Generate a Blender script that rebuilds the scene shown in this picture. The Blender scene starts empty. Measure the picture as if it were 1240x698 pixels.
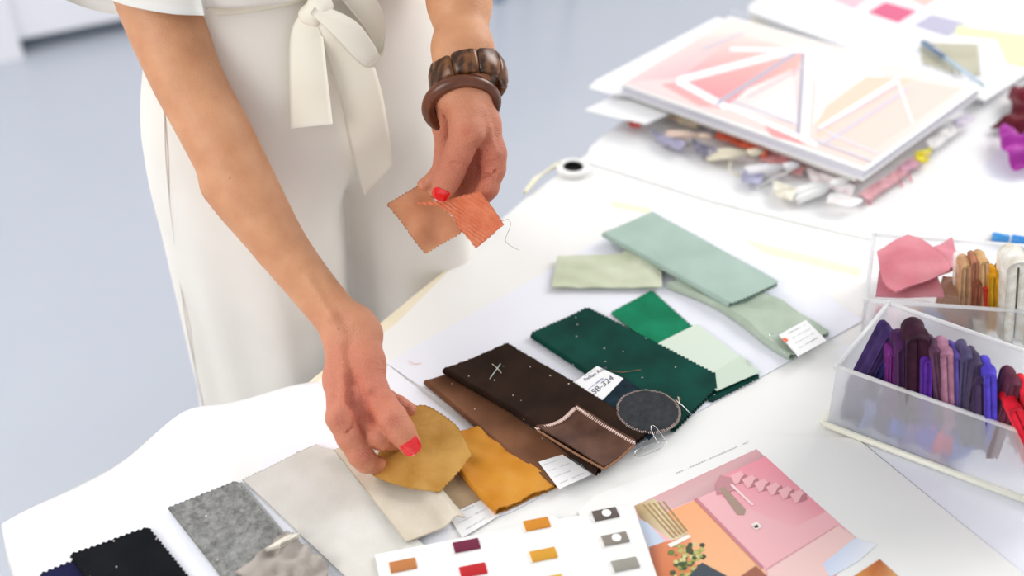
import bpy, math, random
import numpy as np
from mathutils import Vector, Matrix
random.seed(7); rng = np.random.default_rng(7)
sc = bpy.context.scene
col = sc.collection
# ------------------------------------------------------------------ camera, light, exposure
TZ = 0.73                       # table top height (m)
H = 0.76                        # camera height above the table top
TH = math.radians(36.5); F = 1350.0
cam_d = bpy.data.cameras.new('camera'); cam = bpy.data.objects.new('camera', cam_d); col.objects.link(cam)
cam.location = (0, 0, TZ + H); cam.rotation_euler = (math.pi/2 - TH, 0, 0)
cam_d.sensor_width = 36; cam_d.lens = 36*F/1240; cam_d.clip_start = .02; cam_d.clip_end = 60
cam_d.dof.use_dof = True; cam_d.dof.focus_distance = 1.06; cam_d.dof.aperture_fstop = 2.5
sc.camera = cam
w = bpy.data.worlds.new('world'); sc.world = w; w.use_nodes = True
w.node_tree.nodes['Background'].inputs[0].default_value = (.93, .96, 1.0, 1)
w.node_tree.nodes['Background'].inputs[1].default_value = .60
def area(name, loc, target, sx, sy, power, colr):
    l = bpy.data.lights.new(name, 'AREA'); l.shape = 'RECTANGLE'; l.size = sx; l.size_y = sy
    l.energy = power; l.color = colr
    o = bpy.data.objects.new(name, l); col.objects.link(o); o.location = loc
    o.rotation_euler = (Vector(target) - Vector(loc)).to_track_quat('-Z', 'Y').to_euler()
area('window_light', (3.0, 3.0, 2.9), (.2, 1, .75), 2.4, 2.0, 118, (1.0, .975, .94))
area('window_light_left', (-2.5, 2.45, 2.75), (-.5, .8, .2), 2.0, 1.5, 78, (1, .98, .96))
area('fill_light_front', (-2.1, -.9, 2.2), (-.4, 1.0, .5), 1.8, 1.6, 48, (1, .97, .93))  # added weak fill lamp, keeps the trouser front bright; no window stands here
sc.view_settings.view_transform = 'Standard'; sc.view_settings.look = 'None'
sc.view_settings.gamma = 1; sc.view_settings.use_curve_mapping = False
sc.view_settings.exposure = 0.07

# ------------------------------------------------------------------ helpers
CT, ST = math.cos(TH), math.sin(TH)
def ray(u, v):
    a = (u-620)/F; b = (349-v)/F
    return np.array([a, CT + b*ST, -ST + b*CT])
def P(u, v, h=0.0):             # pixel -> point on the level h above the table top
    d = ray(u, v); t = (H-h)/-d[2]
    return np.array([d[0]*t, d[1]*t, TZ + h])
def Q(u, v, d):                 # pixel -> point at depth d along the optical axis
    r = ray(u, v)*d
    return np.array([r[0], r[1], TZ + H + r[2]])
def lin(hx):
    hx = hx.lstrip('#'); c = [int(hx[i:i+2], 16)/255 for i in (0, 2, 4)]
    return tuple(((x+.055)/1.055)**2.4 if x > .04045 else x/12.92 for x in c) + (1,)

def mat(name, colr, rough=.6, metallic=0, **kw):
    m = bpy.data.materials.new(name); m.use_nodes = True
    b = m.node_tree.nodes['Principled BSDF']
    b.inputs['Base Color'].default_value = lin(colr) if isinstance(colr, str) else colr
    b.inputs['Roughness'].default_value = rough; b.inputs['Metallic'].default_value = metallic
    for k, v in kw.items(): b.inputs[k.replace('_', ' ')].default_value = v
    return m
def noise_mat(name, c1, c2, scale=60, fine=900, bump=.3, bdist=.0004, rough=.8, sheen=0, lo=.3, hi=.7, specks=0, weave=0, mul_=.22, spec_=.5, **kw):
    m = mat(name, c1, rough, **kw); nt = m.node_tree; N = nt.nodes; L = nt.links; b = N['Principled BSDF']
    tc = N.new('ShaderNodeTexCoord')
    n1 = N.new('ShaderNodeTexNoise'); n1.inputs['Scale'].default_value = scale; n1.inputs['Detail'].default_value = 5
    L.new(tc.outputs['Object'], n1.inputs['Vector'])
    r = N.new('ShaderNodeValToRGB'); r.color_ramp.elements[0].position = lo; r.color_ramp.elements[1].position = hi
    r.color_ramp.elements[0].color = lin(c1); r.color_ramp.elements[1].color = lin(c2)
    L.new(n1.outputs['Fac'], r.inputs['Fac']); out = r.outputs['Color']
    n2 = N.new('ShaderNodeTexNoise'); n2.inputs['Scale'].default_value = fine; n2.inputs['Detail'].default_value = 3
    L.new(tc.outputs['Object'], n2.inputs['Vector']); hgt = n2.outputs['Fac']
    mul = N.new('ShaderNodeMixRGB'); mul.blend_type = 'MULTIPLY'; mul.inputs['Fac'].default_value = mul_
    r2 = N.new('ShaderNodeValToRGB'); r2.color_ramp.elements[0].position = .3; r2.color_ramp.elements[1].position = .7
    r2.color_ramp.elements[0].color = (.45, .45, .45, 1)
    L.new(n2.outputs['Fac'], r2.inputs['Fac']); L.new(out, mul.inputs[1]); L.new(r2.outputs['Color'], mul.inputs[2]); out = mul.outputs[0]
    if weave:
        wv = N.new('ShaderNodeTexWave'); wv.inputs['Scale'].default_value = weave; wv.bands_direction = 'DIAGONAL'
        wv.inputs['Distortion'].default_value = 2.5; wv.inputs['Detail'].default_value = 2
        L.new(tc.outputs['Object'], wv.inputs['Vector'])
        ad = N.new('ShaderNodeMath'); ad.operation = 'ADD'; L.new(hgt, ad.inputs[0]); L.new(wv.outputs['Fac'], ad.inputs[1]); hgt = ad.outputs[0]
    if specks:
        vo = N.new('ShaderNodeTexVoronoi'); vo.inputs['Scale'].default_value = specks
        L.new(tc.outputs['Object'], vo.inputs['Vector'])
        lt = N.new('ShaderNodeMath'); lt.operation = 'LESS_THAN'; lt.inputs[1].default_value = .085
        L.new(vo.outputs['Distance'], lt.inputs[0])
        sepc = N.new('ShaderNodeSeparateColor'); L.new(vo.outputs['Color'], sepc.inputs[0])
        g = N.new('ShaderNodeMath'); g.operation = 'GREATER_THAN'; g.inputs[1].default_value = .58; L.new(sepc.outputs[0], g.inputs[0])
        mm = N.new('ShaderNodeMath'); mm.operation = 'MULTIPLY'; L.new(lt.outputs[0], mm.inputs[0]); L.new(g.outputs[0], mm.inputs[1])
        mx = N.new('ShaderNodeMixRGB'); mx.inputs[2].default_value = lin('#d8d0c8')
        L.new(mm.outputs[0], mx.inputs['Fac']); L.new(out, mx.inputs[1]); out = mx.outputs[0]
    L.new(out, b.inputs['Base Color'])
    bp = N.new('ShaderNodeBump'); bp.inputs['Strength'].default_value = bump; bp.inputs['Distance'].default_value = bdist
    L.new(hgt, bp.inputs['Height']); L.new(bp.outputs[0], b.inputs['Normal'])
    b.inputs['Specular IOR Level'].default_value = spec_
    if sheen:
        b.inputs['Sheen Weight'].default_value = sheen; b.inputs['Sheen Roughness'].default_value = .35
        s = lin(c2); b.inputs['Sheen Tint'].default_value = tuple(min(1, x*1.5+.12) for x in s[:3]) + (1,)
    return m

def link(name, me, m, parent=None, smooth=True):
    if isinstance(m, (list, tuple)):
        for x in m: me.materials.append(x)
    elif m: me.materials.append(m)
    o = bpy.data.objects.new(name, me); col.objects.link(o)
    if smooth and len(me.polygons):
        me.polygons.foreach_set('use_smooth', np.ones(len(me.polygons), dtype=bool))
    if parent is not None: o.parent = parent
    return o
def wpos(o):
    v = np.array(o.location)
    while o.parent is not None:
        o = o.parent; v = v + np.array(o.location)
    return v
def mk(name, V, Fc, m, parent=None, smooth=True, colors=None, origin=None):
    """V world coordinates; mesh origin goes to the centre of its base"""
    V = np.asarray(V, dtype=float)
    if origin is None:
        lo, hi = V.min(0), V.max(0); origin = np.array([(lo[0]+hi[0])/2, (lo[1]+hi[1])/2, lo[2]])
    me = bpy.data.meshes.new(name)
    Vl = V - origin
    if isinstance(Fc, np.ndarray) and Fc.ndim == 2:
        k = Fc.shape[1]; n = len(Fc)
        me.vertices.add(len(Vl)); me.vertices.foreach_set('co', Vl.astype(np.float32).ravel())
        me.loops.add(n*k); me.loops.foreach_set('vertex_index', Fc.astype(np.int32).ravel())
        me.polygons.add(n); me.polygons.foreach_set('loop_start', np.arange(0, n*k, k, dtype=np.int32))
        me.polygons.foreach_set('loop_total', np.full(n, k, dtype=np.int32)); me.update(calc_edges=True); me.validate()
    else:
        me.from_pydata(Vl.tolist(), [], [tuple(int(i) for i in f) for f in Fc]); me.update()
    if colors is not None:
        at = me.color_attributes.new('Col', 'FLOAT_COLOR', 'POINT'); at.data.foreach_set('color', np.asarray(colors, dtype=np.float32).ravel())
    o = link(name, me, m, parent, smooth)
    o.location = origin - (wpos(parent) if parent is not None else 0)
    return o
def empty(name, loc):
    o = bpy.data.objects.new(name, None); col.objects.link(o); o.location = loc; o.empty_display_size = .02; return o
def tag(o, label, cat, group=None):
    o['label'] = label; o['category'] = cat
    if group: o['group'] = group
    return o
def struct(o): o['kind'] = 'structure'; return o

class MB:
    def __init__(s): s.V = []; s.F = []; s.C = []
    def add(s, V, Fc, c=None):
        k = len(s.V); s.V += [tuple(v) for v in V]; s.F += [tuple(i+k for i in f) for f in Fc]
        s.C += [c if c else (1, 1, 1, 1)]*len(V)
    def box(s, c, sx, sy, sz, rot=0, c4=None, tilt=None):
        M = Matrix.Rotation(rot, 3, 'Z')
        if tilt: M = M @ tilt
        V = []
        for x in (-.5, .5):
            for y in (-.5, .5):
                for z in (-.5, .5): V.append(np.array(c) + np.array(M @ Vector((x*sx, y*sy, z*sz))))
        s.add(V, [(0,1,3,2), (4,6,7,5), (0,4,5,1), (2,3,7,6), (0,2,6,4), (1,5,7,3)], c4)
    def tube(s, pts, r, n=8, c4=None, flat=1.0):
        pts = [np.array(p, float) for p in pts]; V = []; Fc = []
        rs = r if hasattr(r, '__len__') else [r]*len(pts)
        up = None
        for i, p in enumerate(pts):
            t = pts[min(i+1, len(pts)-1)] - pts[max(i-1, 0)]; t = t/(np.linalg.norm(t)+1e-12)
            if up is None: up = np.array([0, 0, 1.]) if abs(t[2]) < .9 else np.array([1., 0, 0])
            a = np.cross(t, up); a /= np.linalg.norm(a)+1e-12; b = np.cross(a, t); up = b
            for k in range(n):
                an = 2*math.pi*k/n; V.append(p + rs[i]*(a*math.cos(an) + b*flat*math.sin(an)))
        for i in range(len(pts)-1):
            for k in range(n): Fc.append((i*n+k, i*n+(k+1) % n, (i+1)*n+(k+1) % n, (i+1)*n+k))
        Fc.append(tuple(range(n))[::-1]); Fc.append(tuple((len(pts)-1)*n+k for k in range(n)))
        s.add(V, Fc, c4)
    def poly(s, pts, c4, z=0):
        s.add([np.array(p)+np.array([0, 0, z]) for p in pts], [tuple(range(len(pts)))], c4)
    def build(s, name, m, parent=None, smooth=True, colors=False):
        return mk(name, s.V, s.F, m, parent, smooth, s.C if colors else None)
def prism(name, pts, z0, z1, m, parent=None):
    """flat slab from a polygon of world xy points"""
    n = len(pts); V = [(p[0], p[1], z1) for p in pts] + [(p[0], p[1], z0) for p in pts]
    Fc = [tuple(range(n)), tuple(range(2*n-1, n-1, -1))] + [(i, n+i, n+(i+1) % n, (i+1) % n) for i in range(n)]
    return mk(name, V, Fc, m, parent, False)
def bez(pts, n):                # Catmull-Rom through points
    pts = [np.array(p, float) for p in pts]; out = []
    q = [2*pts[0]-pts[1]] + pts + [2*pts[-1]-pts[-2]]
    for i in range(1, len(q)-2):
        for k in range(n):
            t = k/n; a, b, c, d = q[i-1], q[i], q[i+1], q[i+2]
            out.append(.5*((2*b)+(-a+c)*t+(2*a-5*b+4*c-d)*t*t+(-a+3*b-3*c+d)*t**3))
    out.append(pts[-1]); return out
def sheet_mesh(G, t):
    G = np.asarray(G); n, m = G.shape[:2]
    du = np.gradient(G, axis=0); dv = np.gradient(G, axis=1)
    N = np.cross(du, dv); N /= np.linalg.norm(N, axis=2, keepdims=True)+1e-12
    V = np.concatenate([(G+N*t/2).reshape(-1, 3), (G-N*t/2).reshape(-1, 3)]); k = n*m
    I = np.arange(k).reshape(n, m)
    a = np.stack([I[:-1, :-1], I[1:, :-1], I[1:, 1:], I[:-1, 1:]], -1).reshape(-1, 4)
    b = a[:, ::-1] + k
    rim = []
    for e, flip in ((I[0, :], 1), (I[-1, :], 0), (I[:, 0], 0), (I[:, -1], 1)):
        q = np.stack([e[:-1], e[1:], e[1:]+k, e[:-1]+k], -1)
        rim.append(q[:, ::-1] if flip else q)
    return V, np.concatenate([a, b]+rim)
def sheet(name, G, t, m, parent=None):
    V, Fc = sheet_mesh(G, t)
    return mk(name, V, Fc, m, parent)
def resample(pl, n):
    pl = np.asarray(pl, float)
    if len(pl) > 2: pl = np.array(bez(pl, 8))
    s = np.r_[0, np.cumsum(np.linalg.norm(np.diff(pl, axis=0), axis=1))]; s /= s[-1]
    x = np.linspace(0, 1, n); return np.stack([np.interp(x, s, pl[:, k]) for k in range(pl.shape[1])], -1)
def coons(A, B, C, D, n, m, sides):
    def side(key, p, q, k): return resample([p]+[np.array(x) for x in sides.get(key, [])]+[q], k)
    AB = side('AB', A, B, n); DC = side('DC', D, C, n); AD = side('AD', A, D, m); BC = side('BC', B, C, m)
    s = np.linspace(0, 1, n)[:, None, None]; t = np.linspace(0, 1, m)[None, :, None]
    return (1-t)*AB[:, None] + t*DC[:, None] + (1-s)*AD[None] + s*BC[None] - ((1-s)*(1-t)*A+s*(1-t)*B+s*t*C+(1-s)*t*D)
def wav(X, Y, seed, wl, k=5):
    r = np.random.default_rng(seed); o = 0
    for i in range(k):
        a = r.uniform(0, 6.28); L = wl*r.uniform(.6, 1.5); p = r.uniform(0, 6.28)
        o = o + np.sin(6.283*(X*math.cos(a)+Y*math.sin(a))/L + p + .8*np.sin(6.283*(Y*math.cos(a)-X*math.sin(a))/(L*2.1)+p*2))
    return o/k
def edge_off(G, edges, period, amp, fray, seed):
    """pinking teeth or fraying: moves only the boundary rows outwards"""
    r = np.random.default_rng(seed); G = G.copy(); n, m = G.shape[:2]
    def run(row, inner):
        s = np.r_[0, np.cumsum(np.linalg.norm(np.diff(row, axis=0), axis=1))]
        k = max(1, round(s[-1]/period)); ph = s/s[-1]*k
        tri = 1-2*np.abs((ph % 1)-.5)
        o = row-inner; o /= np.linalg.norm(o, axis=1, keepdims=True)+1e-12
        a = amp*tri if not fray else amp*r.random(len(s))**2
        return row + o*a[:, None]
    if 'AB' in edges: G[:, 0] = run(G[:, 0], G[:, 1])
    if 'DC' in edges: G[:, -1] = run(G[:, -1], G[:, -2])
    if 'AD' in edges: G[0, :] = run(G[0, :], G[1, :])
    if 'BC' in edges: G[-1, :] = run(G[-1, :], G[-2, :])
    return G
def swatch(name, label, q, h, m, cat='fabric swatch', t=.0012, pink='AB BC DC AD', fold=0, sides={}, amp=.0, wl=.05, seed=1,
           teeth=.0024, period=.0048, fray=False, lift=None, group=None, depth=None, parent=None, res=.0011, inset=(0, 0)):
    """q: four pixels A B C D. fold>0: the cloth is doubled with a rounded fold of that radius along AD"""
    pr = (lambda p: P(p[0], p[1], h)) if depth is None else (lambda p: Q(p[0], p[1], depth(p[0], p[1])))
    A, B, C, D = [pr(p) for p in q]; sd = {k: [pr(p) for p in v] for k, v in sides.items()}
    w1 = max(np.linalg.norm(B-A), np.linalg.norm(C-D)); l1 = max(np.linalg.norm(D-A), np.linalg.norm(C-B))
    n = int(min(260, w1/res))+4; mm = int(min(320, l1/res))+4
    G = coons(A, B, C, D, n, mm, sd)
    S = np.linspace(0, 1, n)[:, None]; T = np.linspace(0, 1, mm)[None]
    loc = G - G.mean((0, 1)); X, Y = loc[..., 0], loc[..., 1] + (loc[..., 2] if depth else 0)
    edges = [e for e in pink.split() if not (fold and e == 'AD')]
    G = edge_off(G, edges, period, teeth, fray, seed)
    dz = amp*(1+wav(X, Y, seed, wl))/2
    if lift is not None: dz = dz + lift(S, T)
    nv = np.array([0, 0, 1.]) if depth is None else np.cross(B-A, D-A)
    if depth is not None:
        nv = nv/np.linalg.norm(nv)
        if nv[1] > 0: nv = -nv
    if not fold:
        G = G + (dz[..., None] + t/2)*nv
    else:
        lo = G.copy(); lo = lo + nv*(t/2); lo = lo + (S[..., None])*np.array([inset[0], inset[1], 0])
        sh = (.62+.38*np.exp(-S*6))
        up = G + nv*((t/2 + 2*fold*sh + dz)[..., None])
        a0, a1 = lo[0], up[0]; outw = G[0]-G[3]; outw /= np.linalg.norm(outw, axis=1, keepdims=True)
        arc = [ (a0+a1)/2 - (a1-a0)/2*math.cos(x) + outw*fold*math.sin(x) for x in np.linspace(0, math.pi, 9)[1:-1]]
        G = np.concatenate([lo[::-1], np.array(arc), up], 0)
    o = sheet(name, G, t, m, parent)
    if label: tag(o, label, cat, group)
    return o

# ------------------------------------------------------------------ signed-distance modelling for the figure
class Field:
    def __init__(s, lo, hi, vs):
        s.lo = np.array(lo, float); s.vs = vs
        s.n = np.ceil((np.array(hi)-s.lo)/vs).astype(int)+1
        s.D = np.full(s.n, .05, dtype=np.float32)
    def _box(s, pts, pad):
        a = np.floor((np.min(pts, 0)-pad-s.lo)/s.vs).astype(int); b = np.ceil((np.max(pts, 0)+pad-s.lo)/s.vs).astype(int)+1
        a = np.clip(a, 0, s.n); b = np.clip(b, 0, s.n); return a, b
    def _grid(s, a, b):
        return [ (s.lo[k] + s.vs*np.arange(a[k], b[k], dtype=np.float32)).reshape([-1 if j == k else 1 for j in range(3)]) for k in range(3)]
    def cone(s, p, q, r1, r2, k=.008, sub=False, flat=None):
        p = np.array(p, float); q = np.array(q, float)
        a, b = s._box([p, q], max(r1, r2)+k+.006)
        if np.any(b <= a): return
        x, y, z = s._grid(a, b); d = q-p; L = float(d@d)+1e-12
        t = np.clip(((x-p[0])*d[0]+(y-p[1])*d[1]+(z-p[2])*d[2])/L, 0, 1)
        ex, ey, ez = x-p[0]-t*d[0], y-p[1]-t*d[1], z-p[2]-t*d[2]
        dd = np.sqrt(ex*ex+ey*ey+ez*ez) - (r1+(r2-r1)*t)
        if flat is not None:      # flat = (direction, factor>1): thinner along that direction
            e = flat[0]; pr = ex*e[0]+ey*e[1]+ez*e[2]; f = flat[1]
            dd = np.sqrt(np.maximum(ex*ex+ey*ey+ez*ez + pr*pr*(f*f-1), 0)) - (r1+(r2-r1)*t)
            dd = dd/ (1+(f-1)*.5)
        V = s.D[a[0]:b[0], a[1]:b[1], a[2]:b[2]]
        if sub:
            h = np.clip(.5-.5*(V+dd)/k, 0, 1); V[...] = V*(1-h)+(-dd)*h + k*h*(1-h)
        else:
            h = np.clip(.5+.5*(V-dd)/k, 0, 1); V[...] = V*(1-h)+dd*h - k*h*(1-h)
    def mesh(s):
        D = s.D; sg = D < 0; n = s.n
        c = np.zeros(n-1, dtype=np.uint8)
        offs = [(i, j, k) for i in (0, 1) for j in (0, 1) for k in (0, 1)]
        for o in offs: c += sg[o[0]:n[0]-1+o[0], o[1]:n[1]-1+o[1], o[2]:n[2]-1+o[2]]
        cells = np.argwhere((c > 0) & (c < 8)); idx = np.full(n-1, -1, dtype=np.int64); idx[tuple(cells.T)] = np.arange(len(cells))
        val = {o: D[cells[:, 0]+o[0], cells[:, 1]+o[1], cells[:, 2]+o[2]] for o in offs}
        acc = np.zeros((len(cells), 3)); cnt = np.zeros(len(cells))
        for o in offs:
            for ax in range(3):
                if o[ax]: continue
                o2 = list(o); o2[ax] = 1; o2 = tuple(o2)
                a, b = val[o], val[o2]; mk_ = (a < 0) != (b < 0)
                t = np.where(mk_, a/(a-b+1e-20), 0)
                pt = np.tile(np.array(o, float), (len(cells), 1)); pt[:, ax] = t
                acc += pt*mk_[:, None]; cnt += mk_
        V = s.lo + s.vs*(cells + acc/cnt[:, None])
        faces = []
        for ax in range(3):
            u, v = [(1, 2), (2, 0), (0, 1)][ax]
            sl0 = [slice(None)]*3; sl1 = [slice(None)]*3; sl0[ax] = slice(0, n[ax]-1); sl1[ax] = slice(1, n[ax])
            A, B = sg[tuple(sl0)], sg[tuple(sl1)]
            e = np.argwhere(A != B); e = e[(e[:, u] > 0) & (e[:, v] > 0) & (e[:, u] < n[u]-1) & (e[:, v] < n[v]-1)]
            ins = A[tuple(e.T)]
            def ci(du, dv):
                x = e.copy(); x[:, u] -= du; x[:, v] -= dv; return idx[tuple(x.T)]
            q = np.stack([ci(1, 1), ci(0, 1), ci(0, 0), ci(1, 0)], -1)
            q[~ins] = q[~ins][:, ::-1]; faces.append(q)
        return V, np.concatenate(faces)

# ------------------------------------------------------------------ materials
M = {}
M['paper'] = noise_mat('white_paper', '#ededee', '#f1f1f1', 5, 300, .05, .0003, .55, mul_=0)
M['paper2'] = noise_mat('off_white_paper', '#ebebe8', '#efefed', 5, 300, .05, .0003, .55, mul_=0)
M['paper3'] = noise_mat('bluish_white_paper', '#e8eaf3', '#eceef6', 5, 300, .05, .0003, .55, mul_=0)
M['paperedge'] = mat('paper_edge', '#d8d8dc', .7)
M['beige'] = noise_mat('pale_beige_wood', '#e6dcc0', '#efe6cf', 14, 200, .1, .0003, .5, mul_=0)
M['tape'] = mat('pale_masking_tape', '#efe9cb', .6)
M['white_plastic'] = mat('white_plastic', '#eeeeec', .4)
M['black'] = mat('black_plastic', '#0b0b0d', .5)
M['floor'] = noise_mat('blue_grey_floor', '#a9aeb8', '#aeb3bc', 1.2, 30, .02, .001, .24, mul_=0)
M['wall'] = noise_mat('white_wall', '#e9e9f0', '#f0f0f5', 2, 40, .03, .001, .7, mul_=0)
M['shadowgap'] = mat('shadow_gap_grey', '#75808e', .6)  # shade in the gap below the white panel, put into the colour
M['trouser'] = noise_mat('white_crepe', '#e9e4dc', '#efeae3', 9, 1500, .25, .00025, .75, sheen=.15, mul_=.06)
M['blouse'] = noise_mat('white_cotton', '#efeee9', '#f4f3ef', 9, 1500, .2, .00025, .75, sheen=.1, mul_=.06)
M['belt'] = noise_mat('cream_linen', '#f1ebdb', '#f6f1e4', 12, 1300, .3, .00025, .75, sheen=.1, mul_=.06)
M['steel'] = mat('steel_wire', '#d5d5d8', .25, 1)
M['gold'] = mat('gold', '#d9a441', .25, 1)
M['nail'] = mat('red_nail_varnish', '#e0161c', .15, Coat_Weight=.6)
M['ink'] = mat('dark_ink', '#4a4a5c', .6); M['greyink'] = mat('grey_ink', '#9a9aa0', .6); M['blueink'] = mat('blue_ink', '#5a66b8', .6)
M['orange_dot'] = mat('orange_sticker', '#f0693a', .5)
pm = mat('printed_ink', '#ffffff', .45); at = pm.node_tree.nodes.new('ShaderNodeAttribute'); at.attribute_name = 'Col'
pm.node_tree.links.new(at.outputs['Color'], pm.node_tree.nodes['Principled BSDF'].inputs['Base Color']); M['print'] = pm
def velvet(n, a, b, **k):
    kw = dict(scale=22, fine=1100, bump=.5, bdist=.0005, rough=.75, sheen=.5, spec_=.12); kw.update(k)
    return noise_mat(n, a, b, **kw)
def plastic(n, c, a, rough=.35, refr=0, blur=.3):
    m = mat(n, c, rough); nt = m.node_tree; b = nt.nodes['Principled BSDF']
    tr = nt.nodes.new('ShaderNodeBsdfTransparent'); tr.inputs[0].default_value = (.98, .99, 1, 1)
    tl = nt.nodes.new('ShaderNodeBsdfTranslucent'); tl.inputs[0].default_value = lin(c)
    m1 = nt.nodes.new('ShaderNodeMixShader'); m1.inputs[0].default_value = .5
    m2 = nt.nodes.new('ShaderNodeMixShader'); m2.inputs[0].default_value = a
    nt.links.new(b.outputs[0], m1.inputs[1]); nt.links.new(tl.outputs[0], m1.inputs[2]); thr = tr
    if refr:
        rf = nt.nodes.new('ShaderNodeBsdfRefraction'); rf.inputs['IOR'].default_value = 1.12; rf.inputs['Roughness'].default_value = blur
        thr = nt.nodes.new('ShaderNodeMixShader'); thr.inputs[0].default_value = refr
        nt.links.new(tr.outputs[0], thr.inputs[1]); nt.links.new(rf.outputs[0], thr.inputs[2])
    nt.links.new(thr.outputs[0], m2.inputs[1]); nt.links.new(m1.outputs[0], m2.inputs[2])
    nt.links.new(m2.outputs[0], nt.nodes['Material Output'].inputs[0]); return m
M['frost'] = plastic('frosted_plastic', '#fbfcff', .34, .35, .45, .4); M['clear'] = plastic('clear_plastic', '#fbfbfc', .2, .2, .4, .3)
M['rim'] = plastic('plastic_rim', '#ffffff', .8, .25)

# ------------------------------------------------------------------ room
fl = struct(prism('floor', [(-7, -3), (7, -3), (7, 9), (-7, 9)], -.05, 0, M['floor']))
wa = P(-475, 163, -TZ)[:2]; wb = P(150, 38, -TZ)[:2]; dirw = (wb-wa)/np.linalg.norm(wb-wa); nw = np.array([-dirw[1], dirw[0]])
def wallbox(name, s0, s1, d0, d1, z0, z1, m):
    o = wb; pts = [o+dirw*s0+nw*d0, o+dirw*s1+nw*d0, o+dirw*s1+nw*d1, o+dirw*s0+nw*d1]
    return struct(prism(name, pts, z0, z1, m))
wc = float((P(26, 64, -TZ)[:2]-wb)@dirw)
wallbox('wall_back', -5, 6, .06, .2, 0, 2.9, M['wall'])
wallbox('shaded_baseboard_back', wc, 6, .045, .06, 0, .05, M['shadowgap'])  # recessed base strip, its grey paints the shade above the floor
wallbox('trim_1', -4, wc, -.05, .06, .0, 2.9, M['wall'])
wallbox('trim_2', wc+.003, 6, -.02, .06, .05, .9, M['wall'])

# ------------------------------------------------------------------ table
E3 = np.array([-.208, .866]); E7 = P(716, 182)[:2]
ed = (E7-E3)/np.linalg.norm(E7-E3); en = np.array([-ed[1], ed[0]])     # along the edge, outwards over the floor
def ep(s, d): return E3+ed*s+en*d
tab = empty('work_table', (*ep(.3, -.5), 0)); tag(tab, 'large work table with pale beige edge, covered in white paper', 'table')
prism('tabletop', [ep(-.62, 0), ep(1.75, 0), ep(1.75, -1.25), ep(-.62, -1.25)], TZ-.028, TZ, M['beige'], tab)
for s, d in ((-.5, -.12), (1.63, -.12), (1.63, -1.13), (-.5, -1.13)):
    prism('leg', [ep(s-.025, d-.025), ep(s+.025, d-.025), ep(s+.025, d+.025), ep(s-.025, d+.025)], 0, TZ-.028, M['white_plastic'], tab)
# paper liner
def pp(l, h): return [P(u, v, h)[:2] for u, v in l]
o = prism('paper_sheet', pp([(385, 462), (404, 448), (480, 392), (520, 352), (566, 304), (612, 262), (640, 238), (676, 212), (708, 190)], 0)
      + [ep(1.2, -.03), ep(1.7, -.03), ep(1.7, -1.2), ep(-.55, -1.2), ep(-.5, -.4)], TZ, TZ+.0004, M['paper2'])
tag(o, 'big white paper lining covering most of the table top', 'paper')
# overhanging sheet at lower left
Lh = .0011
A, B, C, D = [P(*p, Lh) for p in ((0, 632), (383, 462), (820, 900), (70, 900))]
G = coons(A, B, C, D, 110, 90, {'AB': [P(*p, Lh) for p in ((60, 606), (108, 578), (150, 551), (215, 504), (262, 491), (300, 480), (345, 469))],
     'AD': [P(*p, Lh) for p in ((15, 697), (45, 780))], 'BC': [P(*p, Lh) for p in ((465, 440), (560, 520))][:0]})
dd = (G[..., :2]-E3)@en; dd = np.clip(dd, 0, None)
G[..., 2] += -.35*dd**2 + .004*np.sin(G[..., 0]*55)*np.clip(dd/.05, 0, 1)
def bumpg(u, v, s, a):
    p = P(u, v, 0)[:2]; return a*np.exp(-((G[..., 0]-p[0])**2+(G[..., 1]-p[1])**2)/s**2)
G[..., 2] += bumpg(232, 528, .018, .004) + bumpg(265, 560, .03, .003)
o = sheet('paper_sheet', G, .0004, M['paper']); tag(o, 'white paper sheet curling over the near left table edge', 'paper')
o = prism('paper_sheet', pp([(468, 440), (820, 238), (1046, 388), (948, 442), (735, 560), (620, 620), (560, 640), (585, 520)], .0016), TZ+.0012, TZ+.0019, M['paper3'])
tag(o, 'white A3 sheet lying under the brown and green swatches', 'paper')
o = prism('paper_sheet', pp([(15, 760), (205, 560), (408, 530), (470, 442), (592, 540), (520, 700), (400, 830), (100, 850)], .0016), TZ+.0013, TZ+.0017, M['paper3'])
tag(o, 'white sheet under the black, grey and ivory swatches', 'paper')
o = prism('paper_sheet', pp([(709, 196), (714, 180), (728, 166), (750, 150), (905, 40), (1400, 120), (1330, 352), (1160, 312), (1060, 291), (960, 268), (860, 243)], .002), TZ+.0008, TZ+.0024, M['paper'])
tag(o, 'white paper sheet lying under the stacked wire bound sketchbook', 'paper')
o = prism('paper_sheet', pp([(1035, 528), (1005, 500), (1020, 420), (1120, 400), (1330, 480), (1330, 770)], .0012), TZ+.0008, TZ+.0014, M['paper3'])
tag(o, 'white paper sheet under the box of purple velvet', 'paper')
o = prism('paper_sheet', pp([(1160, 235), (1215, 175), (1330, 200), (1330, 300), (1130, 283)], .003), TZ+.0025, TZ+.003, M['paper3'])
tag(o, 'white sheet under the magenta velvet at the right edge', 'paper')
for q, lb in (([(872, 283), (905, 290), (1046, 325), (1040, 333), (868, 291)], 'pale yellow masking tape strip right of the mint swatch'),
              ([(742, 242), (790, 252), (786, 258), (738, 248)], 'short pale masking tape strip above the mint swatch')):
    tag(prism('masking_tape', pp(q, .002), TZ+.0004, TZ+.0009, M['tape']), lb, 'tape')
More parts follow.
